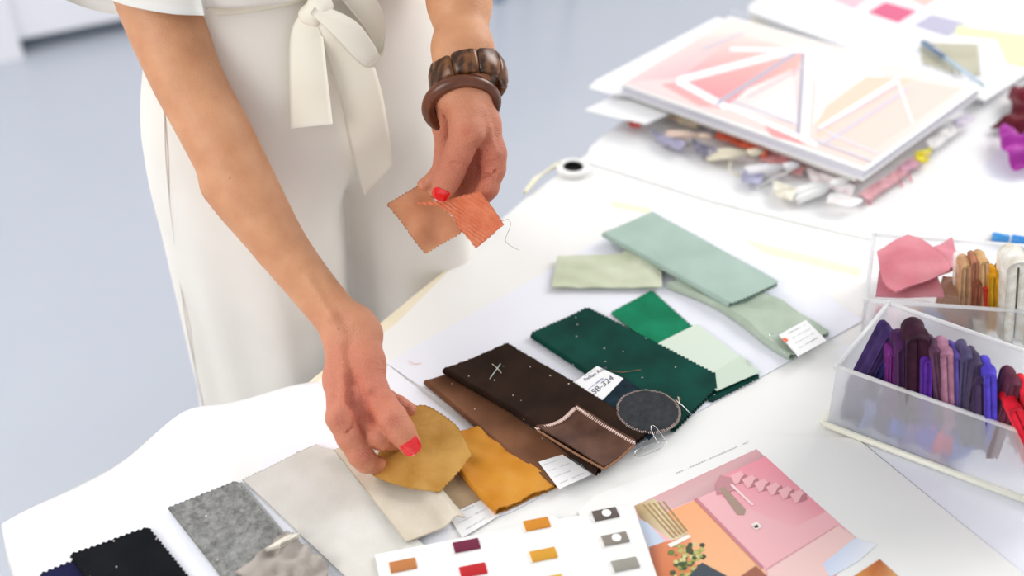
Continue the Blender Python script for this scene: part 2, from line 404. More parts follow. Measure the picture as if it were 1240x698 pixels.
# curled paper lip at the table edge
mb = []
for i, (u, v) in enumerate([(636, 236), (648, 222), (655, 214), (668, 206), (678, 202)]):
    c = P(u, v, .002); r = .0028+.0012*math.sin(i*2)
    mb.append([c + np.array([en[0]*math.cos(a), en[1]*math.cos(a), math.sin(a)])*r*(1-.1*a/3) + np.array([0, 0, r]) for a in np.linspace(-1.5, 2.6, 12)])
G = np.array(mb); G = np.array([resample(G[:, k], 24) for k in range(12)])
tag(sheet('curled_paper_edge', G, .0006, M['tape']), 'curled cream paper lip at the table edge beside the tape roll', 'paper')
# roll of tape
c = P(694, 203, .006); base = np.array([c[0], c[1], TZ+.0009]); tr = empty('tape_roll', base); tag(tr, 'small white tape roll with black hole at the far table edge', 'tape roll')
def lathe(name, prof, c, m, parent=None, n=48, M3=None):
    V = []; 
    for r, z in prof:
        for k in range(n):
            a = 2*math.pi*k/n; v = np.array([r*math.cos(a), r*math.sin(a), z])
            if M3 is not None: v = M3@v
            V.append(c+v)
    k = len(prof); Fc = [(i*n+j, i*n+(j+1) % n, ((i+1) % k)*n+(j+1) % n, ((i+1) % k)*n+j) for i in range(k) for j in range(n)]
    return mk(name, V, Fc, m, parent)
lathe('tape', [(.0135, 0), (.0215, 0), (.0225, .001), (.0225, .006), (.0215, .007), (.0135, .007)], base, M['white_plastic'], tr)
lathe('core', [(.0118, .0005), (.0134, .0005), (.0134, .0072), (.0118, .0072)], base, M['black'], tr)
prism('core_base', [base[:2]+.0118*np.array([math.cos(a), math.sin(a)]) for a in np.linspace(0, 6.28, 25)[:-1]], base[2], base[2]+.0015, M['black'], tr)

# ------------------------------------------------------------------ the person
person = empty('person', (-.24, 1.09, 0)); tag(person, 'person in white blouse and wide trousers with belt bow, holding swatches in both hands', 'person')
BC = np.array([-.226, 1.095]); fa = math.radians(-54); Fd = np.array([math.cos(fa), math.sin(fa)]); Sd = np.array([Fd[1], -Fd[0]])  # Sd: her right
def bp(s, f, h): q = BC+Sd*s+Fd*f; return np.array([q[0], q[1], TZ+h])
# trousers: evaluated analytically on a grid
vs = .006; lo = np.array([-.56, .80, .03]); hi = np.array([.12, 1.42, TZ+.40])
fz = Field(lo, hi, vs); a0 = np.zeros(3, int); x, y, z = fz._grid(a0, fz.n)
s_ = (x-BC[0])*Sd[0]+(y-BC[1])*Sd[1]; f_ = (x-BC[0])*Fd[0]+(y-BC[1])*Fd[1]; hz = z-TZ
def ell(s, f, a, b):
    k = np.sqrt((s/a)**2+(f/b)**2)+1e-9; return (k-1)*np.minimum(a, b)*.9
def smin(a, b, k):
    h = np.clip(.5+.5*(b-a)/k, 0, 1); return b*(1-h)+a*h-k*h*(1-h)
up_ = np.clip((hz-.19)/.19, 0, 1); up_ = up_*up_*(3-2*up_)
aw = .178-.038*up_; bw = .112-.018*up_
dn = np.clip((.10-hz)/.8, 0, 1)
def leg(sg):
    a = .088+.024*dn+((.012-.017*np.clip((.16-hz)/.3, 0, 1.0)) if sg > 0 else 0); b = .112+.03*dn; cs = sg*(.084+.012*dn)-.013+(.009 if sg > 0 else 0)
    ang = np.arctan2(f_, s_-cs)
    fold = (.0035*np.sin(5*ang+sg*1.3+hz*3)+.0025*np.sin(9*ang+2*sg+hz*5))*np.clip((.22-hz)/.3, 0, 1)
    return ell(s_-cs, f_, a, b)-fold
Lg = smin(leg(1), leg(-1), .004)
wb_l = np.clip((hz-.10)/.12, 0, 1); wb_l = wb_l*wb_l*(3-2*wb_l)
D_ = Lg*(1-wb_l) + ell(s_, f_, aw, bw)*wb_l
D_ = D_ - .0012*np.sin(s_*75+hz*9)*np.clip((.3-hz)/.25, 0, 1)*np.clip(f_/.06, 0, 1)
D_ = np.maximum(D_, hz-.375); D_ = np.maximum(D_, .05-z)
fz.D = D_.astype(np.float32)
V, Fc = fz.mesh(); trousers = mk('trousers', V, Fc, M['trouser'], person)
def on_body(u, v, off=.004):    # first hit of the pixel's ray with the trousers, moved off towards the viewer
    r = ray(u, v); n = np.linalg.norm(r); t = .85
    for _ in range(1500):
        p = np.array([0, 0, TZ+H])+r*t; i = np.round((p-lo)/vs).astype(int)
        if np.all(i >= 0) and np.all(i < fz.n) and fz.D[tuple(i)] < 0: break
        t += .001
        if t > 1.5: return None, None
    return np.array([0, 0, TZ+H])+r*(t-off), t
def body_strip(name, rows, t, m, n=10, per=6):
    """rows: (left px, right px, off) draped over the trousers"""
    dep = lambda p, off: None
    G = []
    for (a, b, off) in rows:
        ln = []; tm = [q_[1] for q_ in (on_body(a[0]+(b[0]-a[0])*x_, max(a[1]+(b[1]-a[1])*x_, -14), off) for x_ in (.15, .5, .85)) if q_[1]]; tm = min(tm) if tm else 1.05
        for k in range(n+1):
            u = a[0]+(b[0]-a[0])*k/n; v = a[1]+(b[1]-a[1])*k/n
            r_ = ray(u, v); p = np.array([0, 0, TZ+H])+r_*(tm-off-.002*math.sin(3.14*k/n))
            ln.append(p)
        G.append(ln)
    G = np.array(G); G = np.stack([resample(G[:, k], per*(len(rows)-1)+1) for k in range(n+1)], 1)
    return sheet(name, G, t, m, person)
bz = TZ+.345
V = []                          # waistband ring around the waist
ring = []
for j in range(7):
    row = []
    for k in range(81):
        a = 2*math.pi*k/80; s = .1365*math.cos(a); f = .098*math.sin(a)
        p = bp(s, f, .358+.018*j/6-.013*max(0, math.cos(a))); row.append(p)
    ring.append(row)
sheet('belt', np.array(ring), .003, M['belt'], person)
body_strip('belt_tail', [((368, 10), (386, 12), .014), ((352, 40), (390, 34), .016), ((350, 90), (396, 88), .016), ((351, 125), (400, 122), .016), ((352, 156), (403, 150), .018)], .0016, M['belt'])
body_strip('belt_tail', [((374, 8), (396, 6), .02), ((388, 40), (425, 30), .028), ((398, 70), (446, 60), .022), ((412, 120), (462, 110), .018), ((424, 178), (470, 155), .016), ((434, 214), (474, 186), .016), ((441, 236), (474, 200), .016)], .0016, M['belt'])
rows = [((376, 16), (384, 4), .03), ((404, 44), (428, 24), .045), ((430, 72), (450, 50), .055), ((444, 81), (461, 68), .048), ((455, 74), (466, 46), .03), ((446, 40), (462, 12), .022), ((414, 0), (440, -24), .018)]
body_strip('bow_loop', rows, .0016, M['belt'])
fk = Field(on_body(380, 12, .02)[0]-.035, on_body(380, 12, .02)[0]+.035, .0015)
kc = on_body(380, 12, .024)[0]
fk.cone(kc+[-.006, 0, -.005], kc+[.008, 0, .004], .009, .0105, .004); fk.cone(kc+[.0, -.002, -.009], kc+[.003, .0, .010], .006, .007, .004)
V, Fc = fk.mesh(); mk('bow_knot', V, Fc, M['belt'], person)
# side seam of the trousers
seam = []
for (u, v) in [(189, 112), (190, 150), (192, 200), (198, 260), (206, 320), (216, 390), (228, 450), (238, 500), (244, 530)]:
    p, _ = on_body(u+9, v, .0008)
    if p is not None: seam.append(p)
m_ = MB(); m_.tube(bez(seam, 6), .0011, 6); m_.build('side_seam', M['trouser'], person)
# blouse body and sleeves
ff = Field((-.62, .78, TZ+.30), (.22, 1.42, TZ+.74), .008)
ff.cone(bp(-.035, 0, .37), bp(.035, 0, .37), .092, .092, .03)
ff.cone(bp(-.045, 0, .42), bp(.045, .02, .45), .098, .098, .05)
ff.cone(bp(-.10, .03, .60), bp(.10, .03, .60), .10, .10, .08, flat=(np.array([Fd[0], Fd[1], 0]), 1.1))
ff.cone(bp(-.05, .01, .45), bp(-.05, .03, .60), .10, .10, .06); ff.cone(bp(.05, .01, .45), bp(.05, .03, .60), .10, .10, .06)
xx, yy, zz = ff._grid(np.zeros(3, int), ff.n); ff.D = np.maximum(ff.D-.004, TZ+.362-zz).astype(np.float32)
V, Fc = ff.mesh(); blouse = mk('blouse', V, Fc, M['blouse'], person)
SH1 = bp(.165, .06, .60); SH2 = bp(-.165, .06, .60)
def sleeve(hem, sh, r):
    hem = resample(np.array(hem+[hem[0]]), 64); n = 64; G = []
    cdir = hem.mean(0)-sh; cdir /= np.linalg.norm(cdir); a = np.cross(cdir, [0, 0, 1.]); a /= np.linalg.norm(a); b = np.cross(a, cdir)
    top = []
    for k in range(n):
        w_ = hem[k]-hem.mean(0); an = math.atan2(w_@b, w_@a); top.append(sh + r*(a*math.cos(an)+b*math.sin(an)))
    for j in range(22):
        t = j/21; G.append([hem[k]*(1-t)+top[k]*t + np.array([0, 0, .004*math.sin(k*.6+t*4)])*t*(1-t)*4 for k in range(n)])
    sheet('sleeve', np.array(G), .0022, M['blouse'], person)
sleeve([Q(247, 18, 1.0), Q(203, 15.5, .985), Q(142, 2, .985), Q(98, -22, 1.01), Q(60, -16, 1.08), Q(88, 3, 1.13), Q(146, 17, 1.15), Q(205, 6, 1.14), Q(250, 0, 1.08)], SH1, .07)

# ---- body: arms and hands, one signed-distance field each, joined in one mesh
def hand_field(lo, hi, vs, segs, subs=()):
    fl_ = Field(lo, hi, vs)
    for sgm in segs: fl_.cone(*sgm[:4], k=sgm[4] if len(sgm) > 4 else .008)
    for sgm in subs: fl_.cone(*sgm[:4], k=sgm[4], sub=True)
    return fl_
def chain(pts, k=.007):
    o = []
    for a, b in zip(pts[:-1], pts[1:]): o.append((Q(*a[:3]), Q(*b[:3]), a[3]/1000, b[3]/1000, k))
    return o
segs = []
# her right arm (reaching down to the table)
arm1 = [(150, -150, 1.07, 46), (172, -60, 1.045, 40), (198, 19, 1.04, 36.5), (217, 73, 1.04, 32.5), (235, 112, 1.045, 31.5), (264, 166, 1.045, 31.5), (298, 232, 1.05, 30.5), (342, 300, 1.055, 23.8), (379, 349, 1.06, 21), (418, 398, 1.06, 20)]
A_ = bez([np.array(a) for a in arm1], 4); segs += chain([tuple(a) for a in A_], .004)
segs += chain([(292, 240, 1.045, 20), (360, 316, 1.05, 13), (428, 388, 1.047, 12)], .01)
segs += chain([(270, 225, 1.05, 20), (332, 302, 1.055, 13.5), (402, 385, 1.055, 11), (412, 402, 1.05, 11)], .01)
segs += chain([(436, 388, 1.055, 12), (446, 404, 1.055, 12)], .012)
# palm and metacarpals
segs += chain([(412, 412, 1.05, 15), (411, 460, 1.03, 13), (411, 506, 1.0, 11.5)], .012)
segs += chain([(420, 412, 1.06, 15), (423, 460, 1.045, 13), (425, 494, 1.03, 11.5)], .012)
segs += chain([(432, 412, 1.065, 14), (436, 450, 1.06, 13), (437, 482, 1.05, 11)], .012)
segs += chain([(442, 410, 1.06, 13), (447, 440, 1.06, 12), (449, 468, 1.055, 9.5)], .012)
segs += chain([(438, 400, 1.05, 14), (445, 440, 1.035, 14.5), (452, 474, 1.02, 13.5)], .012)
n1 = len(segs)
segs += chain([(452, 474, 1.02, 13.6), (464, 491, 1.01, 12.2), (475, 507, 1.0, 12.8), (486, 523, 1.0, 11.6), (496, 538, 1.002, 10.2)], .006)
segs += chain([(411, 506, 1.0, 12.2), (423, 530, .998, 11.4), (436, 551, 1.0, 11.0), (443, 559, 1.006, 10.2), (462, 566, 1.03, 8)], .0035)
segs += chain([(425, 494, 1.03, 11), (444, 515, 1.015, 9.6), (457, 528, 1.004, 10.6), (462, 532, 1.008, 10.2), (480, 536, 1.035, 8)], .002)
segs += chain([(437, 482, 1.05, 11), (460, 508, 1.045, 9), (485, 522, 1.045, 7.5)], .003)
segs += chain([(449, 468, 1.055, 9.5), (470, 483, 1.05, 8), (484, 490, 1.045, 7.6), (496, 496, 1.043, 6.6)], .003)
segs += chain([(428, 478, 1.014, 9), (434, 503, 1.010, 8), (431, 518, 1.008, 7)], .005)          # skin folds of the palm
segs += chain([(446, 492, 1.018, 7), (443, 514, 1.012, 5)], .005)
# knuckle, tendons and veins
segs += [(Q(410, 505, .992), Q(412, 507, .992), .006, .006, .012)]
for pts in ([(413, 418, 1.0345, 2.4), (416, 455, 1.0145, 2.3), (413, 495, .990, 2.4)], [(430, 422, 1.043, 2.4), (441, 450, 1.019, 2.4), (447, 472, 1.004, 2)],
            [(374, 338, 1.037, 2), (402, 383, 1.036, 2.2), (418, 412, 1.036, 2)], [(425, 440, 1.032, 1.5), (420, 462, 1.018, 1.4), (430, 480, 1.02, 1.2)],
            [(330, 285, 1.035, 1.8), (360, 325, 1.04, 1.7), (392, 372, 1.04, 1.4)]):
    segs += chain(pts, .007)
def crease(pts, w_=.0008, k=.0022): return [(Q(*a), Q(*b), w_, w_, k) for a, b in zip(pts[:-1], pts[1:])]
subs = [(Q(441, 505, 1.0), Q(433, 488, 1.0), .0025, .0012, .006)]
subs += crease([(441, 497, .998), (439, 510, .998), (447, 520, .998)], .0012, .003) + crease([(430, 500, .992), (428, 514, .992), (420, 524, .988)], .0010)
subs += crease([(430, 533, .986), (440, 530, .99), (447, 537, .993), (455, 545, .995)], .0016, .003) + crease([(466, 496, .987), (476, 493, .988), (484, 497, .99)]) + crease([(468, 501, .985), (480, 498, .987)])
subs += crease([(462, 505, .987), (470, 500, .985), (478, 503, .985)], .0005) + crease([(461, 436, 1.024), (467, 444, 1.026)], .0004)
subs += crease([(452, 452, 1.012), (464, 464, 1.008)], .0004, .003) + crease([(422, 455, 1.012), (426, 475, 1.005), (424, 490, .998)], .0016, .006)
subs += crease([(463, 484, .999), (472, 481, 1.0)], .0005) + crease([(466, 512, .985), (476, 507, .984), (487, 505, .987)], .0006) + crease([(468, 516, .984), (480, 511, .983), (489, 510, .987)], .0005)
subs += crease([(424, 541, .982), (434, 542, .983), (446, 538, .987)], .0007) + crease([(404, 470, 1.012), (416, 474, 1.008)], .0006) + crease([(416, 520, .986), (410, 514, .985)], .0006)
W = np.array([Q(*a[:3]) for a in arm1]); LO = np.array([-.47, .60, TZ-.01]); HI = np.array([-.07, 1.15, TZ+.60])
lo1 = np.minimum(Q(120, -60, 1.0), Q(120, -60, 1.1)); 
fA = hand_field((-.43, .66, TZ-.012), (-.075, 1.10, TZ+.42), .0014, segs, subs); VA, FA = fA.mesh()
# her left arm
seg2 = chain([(540, -190, 1.11, 40), (550, -90, 1.10, 34), (556, 0, 1.078, 27.5), (561, 60, 1.058, 24)], .02)
seg2 += chain([(549, 60, 1.056, 20), (549, 118, 1.045, 15.5)], .015) + chain([(572, 60, 1.056, 19), (573, 118, 1.045, 15.5)], .015)
seg2 += chain([(546, 118, 1.05, 16), (538, 150, 1.075, 11), (540, 190, 1.085, 10), (530, 214, 1.09, 7.5), (513, 224, 1.09, 6.5)], .008)
seg2 += chain([(560, 118, 1.042, 16), (566, 140, 1.04, 17), (566, 158, 1.04, 15.5), (556, 184, 1.045, 12.6), (546, 206, 1.052, 12.2), (540, 220, 1.058, 11.2), (536, 230, 1.060, 9.9)], .008)
seg2 += chain([(574, 118, 1.05, 15), (586, 150, 1.06, 14.5), (596, 186, 1.062, 12), (598, 205, 1.065, 11)], .01)
seg2 += chain([(598, 205, 1.065, 11), (591, 228, 1.068, 10), (578, 246, 1.075, 9), (552, 250, 1.08, 8)], .004)
seg2 += chain([(570, 130, 1.07, 14), (582, 170, 1.08, 14), (582, 200, 1.082, 11.5), (574, 232, 1.085, 9.6), (550, 240, 1.088, 8)], .004)
seg2 += chain([(560, 130, 1.08, 14), (568, 175, 1.092, 13), (566, 205, 1.093, 10), (552, 226, 1.09, 8.6), (524, 232, 1.095, 7.5)], .004)
seg2 += chain([(575, 160, 1.075, 16), (570, 190, 1.09, 14)], .012)
seg2 += [(Q(573, 156, 1.026), Q(575, 160, 1.026), .006, .005, .012)]
for pts in ([(578, 130, 1.032, 1.6), (590, 155, 1.043, 1.6), (600, 185, 1.048, 1.4)], [(556, 20, 1.05, 1.8), (560, 70, 1.035, 1.5)]): seg2 += chain(pts, .007)
sub2 = crease([(570, 188, 1.045), (582, 186, 1.045), (600, 190, 1.045)], .001, .003) + crease([(578, 198, 1.05), (590, 200, 1.05), (604, 196, 1.05)], .0012, .003) + crease([(574, 180, 1.04), (586, 178, 1.043), (598, 180, 1.046)], .0007) + crease([(570, 222, 1.065), (582, 214, 1.06), (600, 212, 1.055)], .0009) + crease([(545, 196, 1.035), (556, 200, 1.036)], .0006) + crease([(543, 201, 1.036), (556, 205, 1.037)], .0006) + [(Q(574, 185, 1.05), Q(604, 191, 1.045), .0011, .0009, .004), (Q(572, 186, 1.052), Q(566, 218, 1.068), .0035, .004, .008), (Q(575, 200, 1.055), Q(602, 196, 1.05), .0011, .0009, .004),
        (Q(578, 215, 1.062), Q(601, 206, 1.055), .0009, .0008, .003), (Q(541, 140, 1.05), Q(540, 180, 1.06), .0015, .0012, .005), (Q(534, 202, 1.04), Q(552, 198, 1.035), .0007, .0007, .003)]
fB = hand_field((-.12, .82, TZ+.10), (.04, 1.22, TZ+.56), .0014, seg2, sub2); VB, FB = fB.mesh()
ff = Field((-.55, .84, TZ+.28), (.2, 1.4, TZ+.78), .008)      # upper torso and shoulders, under the blouse
ff.cone(bp(0, 0, .32), bp(0, .02, .5), .085, .088, .05); ff.cone(SH1, SH2, .05, .05, .05)
ff.cone(SH1, Q(172, -60, 1.045), .05, .04, .03); ff.cone(SH2, Q(540, -190, 1.11), .05, .04, .03); ff.cone(bp(0, .02, .55), bp(0, .06, .70), .08, .05, .05)
VC, FC = ff.mesh()
V = np.concatenate([VA, VB, VC]); Fc = np.concatenate([FA, FB+len(VA), FC+len(VA)+len(VB)])
# skin: natural colour differences (redder hands, freckles) by place on the body
red = np.zeros(len(V))
for c_, r_ in ((Q(440, 490, 1.02), .10), (Q(572, 195, 1.06), .09)):
    red = np.maximum(red, np.clip(1.15-np.linalg.norm(V-c_, axis=1)/r_, 0, 1))
for c_ in [Q(452, 478, 1.0), Q(475, 508, .985), Q(440, 552, .99), Q(458, 530, 1.0), Q(566, 160, 1.02), Q(548, 204, 1.04), Q(598, 200, 1.05), Q(412, 508, .985), Q(535, 245, 1.05)]:
    red = np.maximum(red, .95*np.exp(-(np.linalg.norm(V-c_, axis=1)/.015)**2))
cols = np.zeros((len(V), 4)); cols[:, 0] = red; cols[:, 3] = 1
sk = mat('skin', '#e0a684', .5); nt = sk.node_tree; N = nt.nodes; L = nt.links; b = N['Principled BSDF']
at = N.new('ShaderNodeAttribute'); at.attribute_name = 'Col'; sp = N.new('ShaderNodeSeparateColor'); L.new(at.outputs['Color'], sp.inputs[0])
tc = N.new('ShaderNodeTexCoord'); n1_ = N.new('ShaderNodeTexNoise'); n1_.inputs['Scale'].default_value = 38; n1_.inputs['Detail'].default_value = 4; L.new(tc.outputs['Object'], n1_.inputs['Vector'])
c1 = N.new('ShaderNodeMixRGB'); c1.inputs[1].default_value = lin('#d69c74'); c1.inputs[2].default_value = lin('#c08059')
rr = N.new('ShaderNodeMapRange'); rr.inputs[1].default_value = .35; rr.inputs[2].default_value = .9; L.new(n1_.outputs['Fac'], rr.inputs[0]); L.new(rr.outputs[0], c1.inputs[0])
c2 = N.new('ShaderNodeMixRGB'); c2.inputs[2].default_value = lin('#c4705a'); L.new(c1.outputs[0], c2.inputs[1]); L.new(sp.outputs[0], c2.inputs[0])
vo = N.new('ShaderNodeTexVoronoi'); vo.inputs['Scale'].default_value = 42; L.new(tc.outputs['Object'], vo.inputs['Vector'])
ltn = N.new('ShaderNodeMath'); ltn.operation = 'LESS_THAN'; ltn.inputs[1].default_value = .05; L.new(vo.outputs['Distance'], ltn.inputs[0])
c3 = N.new('ShaderNodeMixRGB'); c3.inputs[2].default_value = lin('#9c5a40')
mf = N.new('ShaderNodeMath'); mf.operation = 'MULTIPLY'; mf.inputs[1].default_value = .55; L.new(ltn.outputs[0], mf.inputs[0]); L.new(mf.outputs[0], c3.inputs[0]); L.new(c2.outputs[0], c3.inputs[1])
L.new(c3.outputs[0], b.inputs['Base Color'])
n3 = N.new('ShaderNodeTexNoise'); n3.inputs['Scale'].default_value = 130; n3.inputs['Detail'].default_value = 9; n3.inputs['Roughness'].default_value = .62; L.new(tc.outputs['Object'], n3.inputs['Vector'])
vb = N.new('ShaderNodeTexVoronoi'); vb.inputs['Scale'].default_value = 700; L.new(tc.outputs['Object'], vb.inputs['Vector'])
ad = N.new('ShaderNodeMath'); ad.operation = 'ADD'; L.new(n3.outputs['Fac'], ad.inputs[0]); L.new(vb.outputs['Distance'], ad.inputs[1])
bm_ = N.new('ShaderNodeBump'); bm_.inputs['Strength'].default_value = .6; bm_.inputs['Distance'].default_value = .0012
ms_ = N.new('ShaderNodeMapRange'); ms_.inputs[3].default_value = .22; ms_.inputs[4].default_value = .75; L.new(sp.outputs[0], ms_.inputs[0]); L.new(ms_.outputs[0], bm_.inputs['Strength']); L.new(ad.outputs[0], bm_.inputs['Height']); L.new(bm_.outputs[0], b.inputs['Normal'])
b.inputs['Subsurface Weight'].default_value = .12; b.inputs['Subsurface Radius'].default_value = (.012, .004, .002); b.inputs['Subsurface Scale'].default_value = .4
body = mk('body', V, Fc, sk, person, colors=cols)
def mole(p, r): 
    m_ = MB(); m_.tube([p+np.array([0, .002, 0]), p, p-np.array([0, .0006, 0])], [r, r, r*.4], 8); return m_
# nails
def nail(tip, prev, r, wdeg, l0, l1, up=None):
    ax = tip-prev; ax /= np.linalg.norm(ax); cdir = np.array([0, 0, TZ+H])-tip; cdir /= np.linalg.norm(cdir)
    if up is not None: cdir = cdir+up
    nn = cdir-ax*(cdir@ax); nn /= np.linalg.norm(nn); sd = np.cross(ax, nn); G = []
    for i in range(13):
        t = i/12; row = []
        for k in range(13):
            q = k/12*2-1; wd = math.radians(wdeg)*math.sqrt(max(0, 1-max(0, (.28-t)/.28)**2*.8))*math.sqrt(max(.0, 1-max(0, (t-.72)/.28)**2*.75))
            rr_ = r*(1-.16*max(0, t-.4)); a = q*wd
            row.append(tip + ax*(l0+(l1-l0)*t) + rr_*(nn*math.cos(a)+sd*math.sin(a)) - nn*.0012*t*t)
        G.append(row)
    sheet('nail', np.array(G), .0009, M['nail'], person)
nail(Q(496, 538, 1.002), Q(486, 523, 1.0), .0110, 52, -.0075, .0085, up=np.array([.1, 0, -.25]))
nail(Q(536, 230, 1.060), Q(543, 214, 1.052), .0106, 50, -.0065, .0075, up=np.array([-.1, 0, -.2]))
# finger ring
def orient(axis):
    a = np.array(axis, float); a /= np.linalg.norm(a); return np.array(Vector(a).to_track_quat('Z', 'Y').to_matrix())
def torus(name, c, axis, R, r, m, parent=None, n=72, k=16, flat=1, wob=0):
    M3 = orient(axis); prof = [(R+r*math.cos(t), r*flat*math.sin(t)) for t in np.linspace(0, 2*math.pi, k, endpoint=False)]
    return lathe(name, prof, np.array(c), m, parent, n, M3)
torus('finger_ring', Q(556, 221, 1.09), Q(566, 205, 1.09)-Q(545, 230, 1.09), .0095, .001, M['gold'], person, 40, 8)

# ------------------------------------------------------------------ bangles
wood = noise_mat('dark_striped_wood', '#331a0e', '#80512c', 24, 700, .1, .0003, .3, lo=.38, hi=.62)
nt = wood.node_tree; mp = nt.nodes.new('ShaderNodeMapping'); mp.inputs['Scale'].default_value = (6, 6, .7)
for l in list(nt.links):
    if l.from_node.type == 'TEX_COORD': nt.links.new(l.from_socket, mp.inputs[0]); nt.links.new(mp.outputs[0], l.to_socket)
wood2 = noise_mat('reddish_wood', '#4a2416', '#74412a', 50, 500, .1, .0003, .3)
camdir = -ray(560, 120)/np.linalg.norm(ray(560, 120))
def axis_for(k, du):            # ring axis: k towards the viewer, rest down the arm, du sideways tilt
    upv = np.array([0, ST, CT]); r_ = np.array([1., 0, 0]); a = -upv*math.sqrt(1-k*k)+camdir*k + r_*du; return a/np.linalg.norm(a)
o = torus('wooden_bangle', Q(559, 128, 1.052), axis_for(.62, .16), .0318, .0064, wood2, None)
tag(o, 'slim round reddish wood bangle nearest the hand on the left wrist', 'bracelet')
ax = axis_for(.42, .18); M3 = orient(ax); bc = Q(567, 95, 1.062)
wb_ = empty('segmented_bangle', bc); tag(wb_, 'chunky bangle of dark striped wooden segments on the left forearm', 'bracelet')
NS = 9
for i in range(NS):
    g = []
    prof = [(.0285, -.015), (.0315, -.0165), (.0350, -.0145), (.0375, -.007), (.0382, .003), (.0368, .0115), (.0335, .0155), (.0288, .0145)]
    a0_, a1_ = 2*math.pi*i/NS+.012, 2*math.pi*(i+1)/NS-.012; V = []; na = 9
    for k in range(na):
        a = a0_+(a1_-a0_)*k/(na-1); e = abs(k/(na-1)*2-1); fac = 1-.022*(e**10) - .1*(1-math.cos((a-(a0_+a1_)/2)))
        for r_, z_ in prof:
            rr_ = r_ if r_ < .03 else r_*fac; V.append(bc+M3@np.array([rr_*math.cos(a), rr_*math.sin(a), z_]))
    kk = len(prof); Fc = [(i_*kk+j, (i_+1)*kk+j, (i_+1)*kk+(j+1) % kk, i_*kk+(j+1) % kk) for i_ in range(na-1) for j in range(kk)] + [tuple(range(kk)), tuple((na-1)*kk+j for j in range(kk))[::-1]]
    so = mk('wood_segment', V, Fc, wood, wb_, True)

# ------------------------------------------------------------------ fabric swatches on the table
B0 = .0026
dkgreen = velvet('bottle_green_velvet', '#03302a', '#07493e', sheen=.12, specks=110)
swatch('folded_velvet_swatch', 'long folded bottle green velvet swatch with pinked edges', [(644, 409), (711, 377), (876, 463), (815, 523)], B0, dkgreen, fold=.0022, t=.0014, amp=.0012, wl=.09, seed=3, sides={'BC': [(792, 419)]})
swatch('velvet_swatch', 'small bright emerald green swatch with pinked edges', [(741, 380), (789, 354), (838, 398), (797, 424)], B0, velvet('emerald_velvet', '#086a48', '#158a62', sheen=.25), t=.0011, amp=.001, seed=4)
swatch('velvet_swatch', 'dark green swatch peeping out under the pale sage card', [(805, 428), (850, 402), (919, 457), (861, 487)], B0, dkgreen, t=.0011, seed=5)
o = prism('sample_card', pp([(793, 419), (844, 394), (921, 452), (868, 475)], .005), TZ+.0062, TZ+.0068, mat('pale_sage_card', '#cfdccd', .6)); tag(o, 'pale sage green paper card with a staple beside emerald swatch', 'sample card')
prism('top_leaf', pp([(866, 451), (897, 432), (920.5, 452), (868.5, 474.5)], .006), TZ+.0069, TZ+.0075, mat('pale_sage_leaf', '#c6d5c5', .6), o)
m_ = MB(); m_.tube([P(905, 436, .009), P(911, 441, .009)], .0005, 6); m_.build('staple', M['steel'], o)
# brown group
swatch('suede_swatch', 'mid brown suede swatch with rolled cream edge under dark brown one', [(516, 466), (548, 455), (690, 556), (672, 591)], B0, velvet('mid_brown_suede', '#65432f', '#875c42', sheen=.15, specks=120), fold=.0022, t=.0014, amp=.0012, wl=.05, seed=6, pink='', sides={'AD': [(590, 528), (640, 568)]}, cat='fabric swatch')
dkb = velvet('dark_brown_wool', '#22160f', '#35241b', sheen=.06, rough=.9, bump=.8, specks=110)
swatch('wool_swatch', 'large folded dark brown wool swatch with frayed edges', [(540, 453), (614, 421), (784, 527), (722, 575)], .0085, dkb, fold=.0026, t=.0018, amp=.0014, wl=.07, seed=7, fray=True, teeth=.0018, sides={'BC': [(690, 466)], 'AD': [(600, 488), (646, 517)]})
sm = velvet('taupe_satin', '#40291f', '#6c4c3e', rough=.4, sheen=.4, scale=30)
q = [(649, 520), (698, 494), (769, 538), (731, 569)]
pz = swatch('overlocked_swatch', 'small taupe brown satin swatch with pink overlocked edges', q, .0165, sm, t=.0016, pink='', amp=.0015, wl=.05, seed=8, sides={'AB': [(678, 511)], 'BC': [(735, 518)]}, lift=lambda S, T: .003*(2*S-1)**2)
def stitch(q, sides, key, m, parent, h, step=.0021, ln=.0044, r=.00062, name='overlock_stitching'):
    pts = resample([P(*p, h) for p in q], int(np.sum(np.linalg.norm(np.diff([P(*p, h) for p in q], axis=0), axis=1))/step)); mb = MB()
    for i in range(len(pts)-1):
        t = pts[i+1]-pts[i]; t /= np.linalg.norm(t); s = np.array([-t[1], t[0], 0])
        j = np.random.default_rng(i).uniform(-.3, .3)
        mb.tube([pts[i]+s*ln*.6+[0, 0, -.0006], pts[i]+s*ln*.2+[0, 0, .0008], pts[i]-s*ln*(.5+j*.2)+t*step*.4+[0, 0, .0006]], r, 5)
    mb.tube(pts+[0, 0, .0002], r*1.2, 5)
    o = mb.build(name, m, parent); o['kind'] = 'stuff'; return o
pinkth = mat('pale_pink_thread', '#ecd0c6', .8); tanth = mat('tan_thread', '#9c6e50', .8)
stitch([(698, 494), (735, 518), (769, 538)], {}, '', pinkth, pz, .0205); stitch([(649, 520), (678, 511), (698, 494)], {}, '', pinkth, pz, .0195)
stitch([(651, 522), (690, 546), (731, 569)], {}, '', tanth, pz, .0205, ln=.0028); stitch([(731, 569), (750, 556), (769, 538)], {}, '', tanth, pz, .0195, ln=.0028)
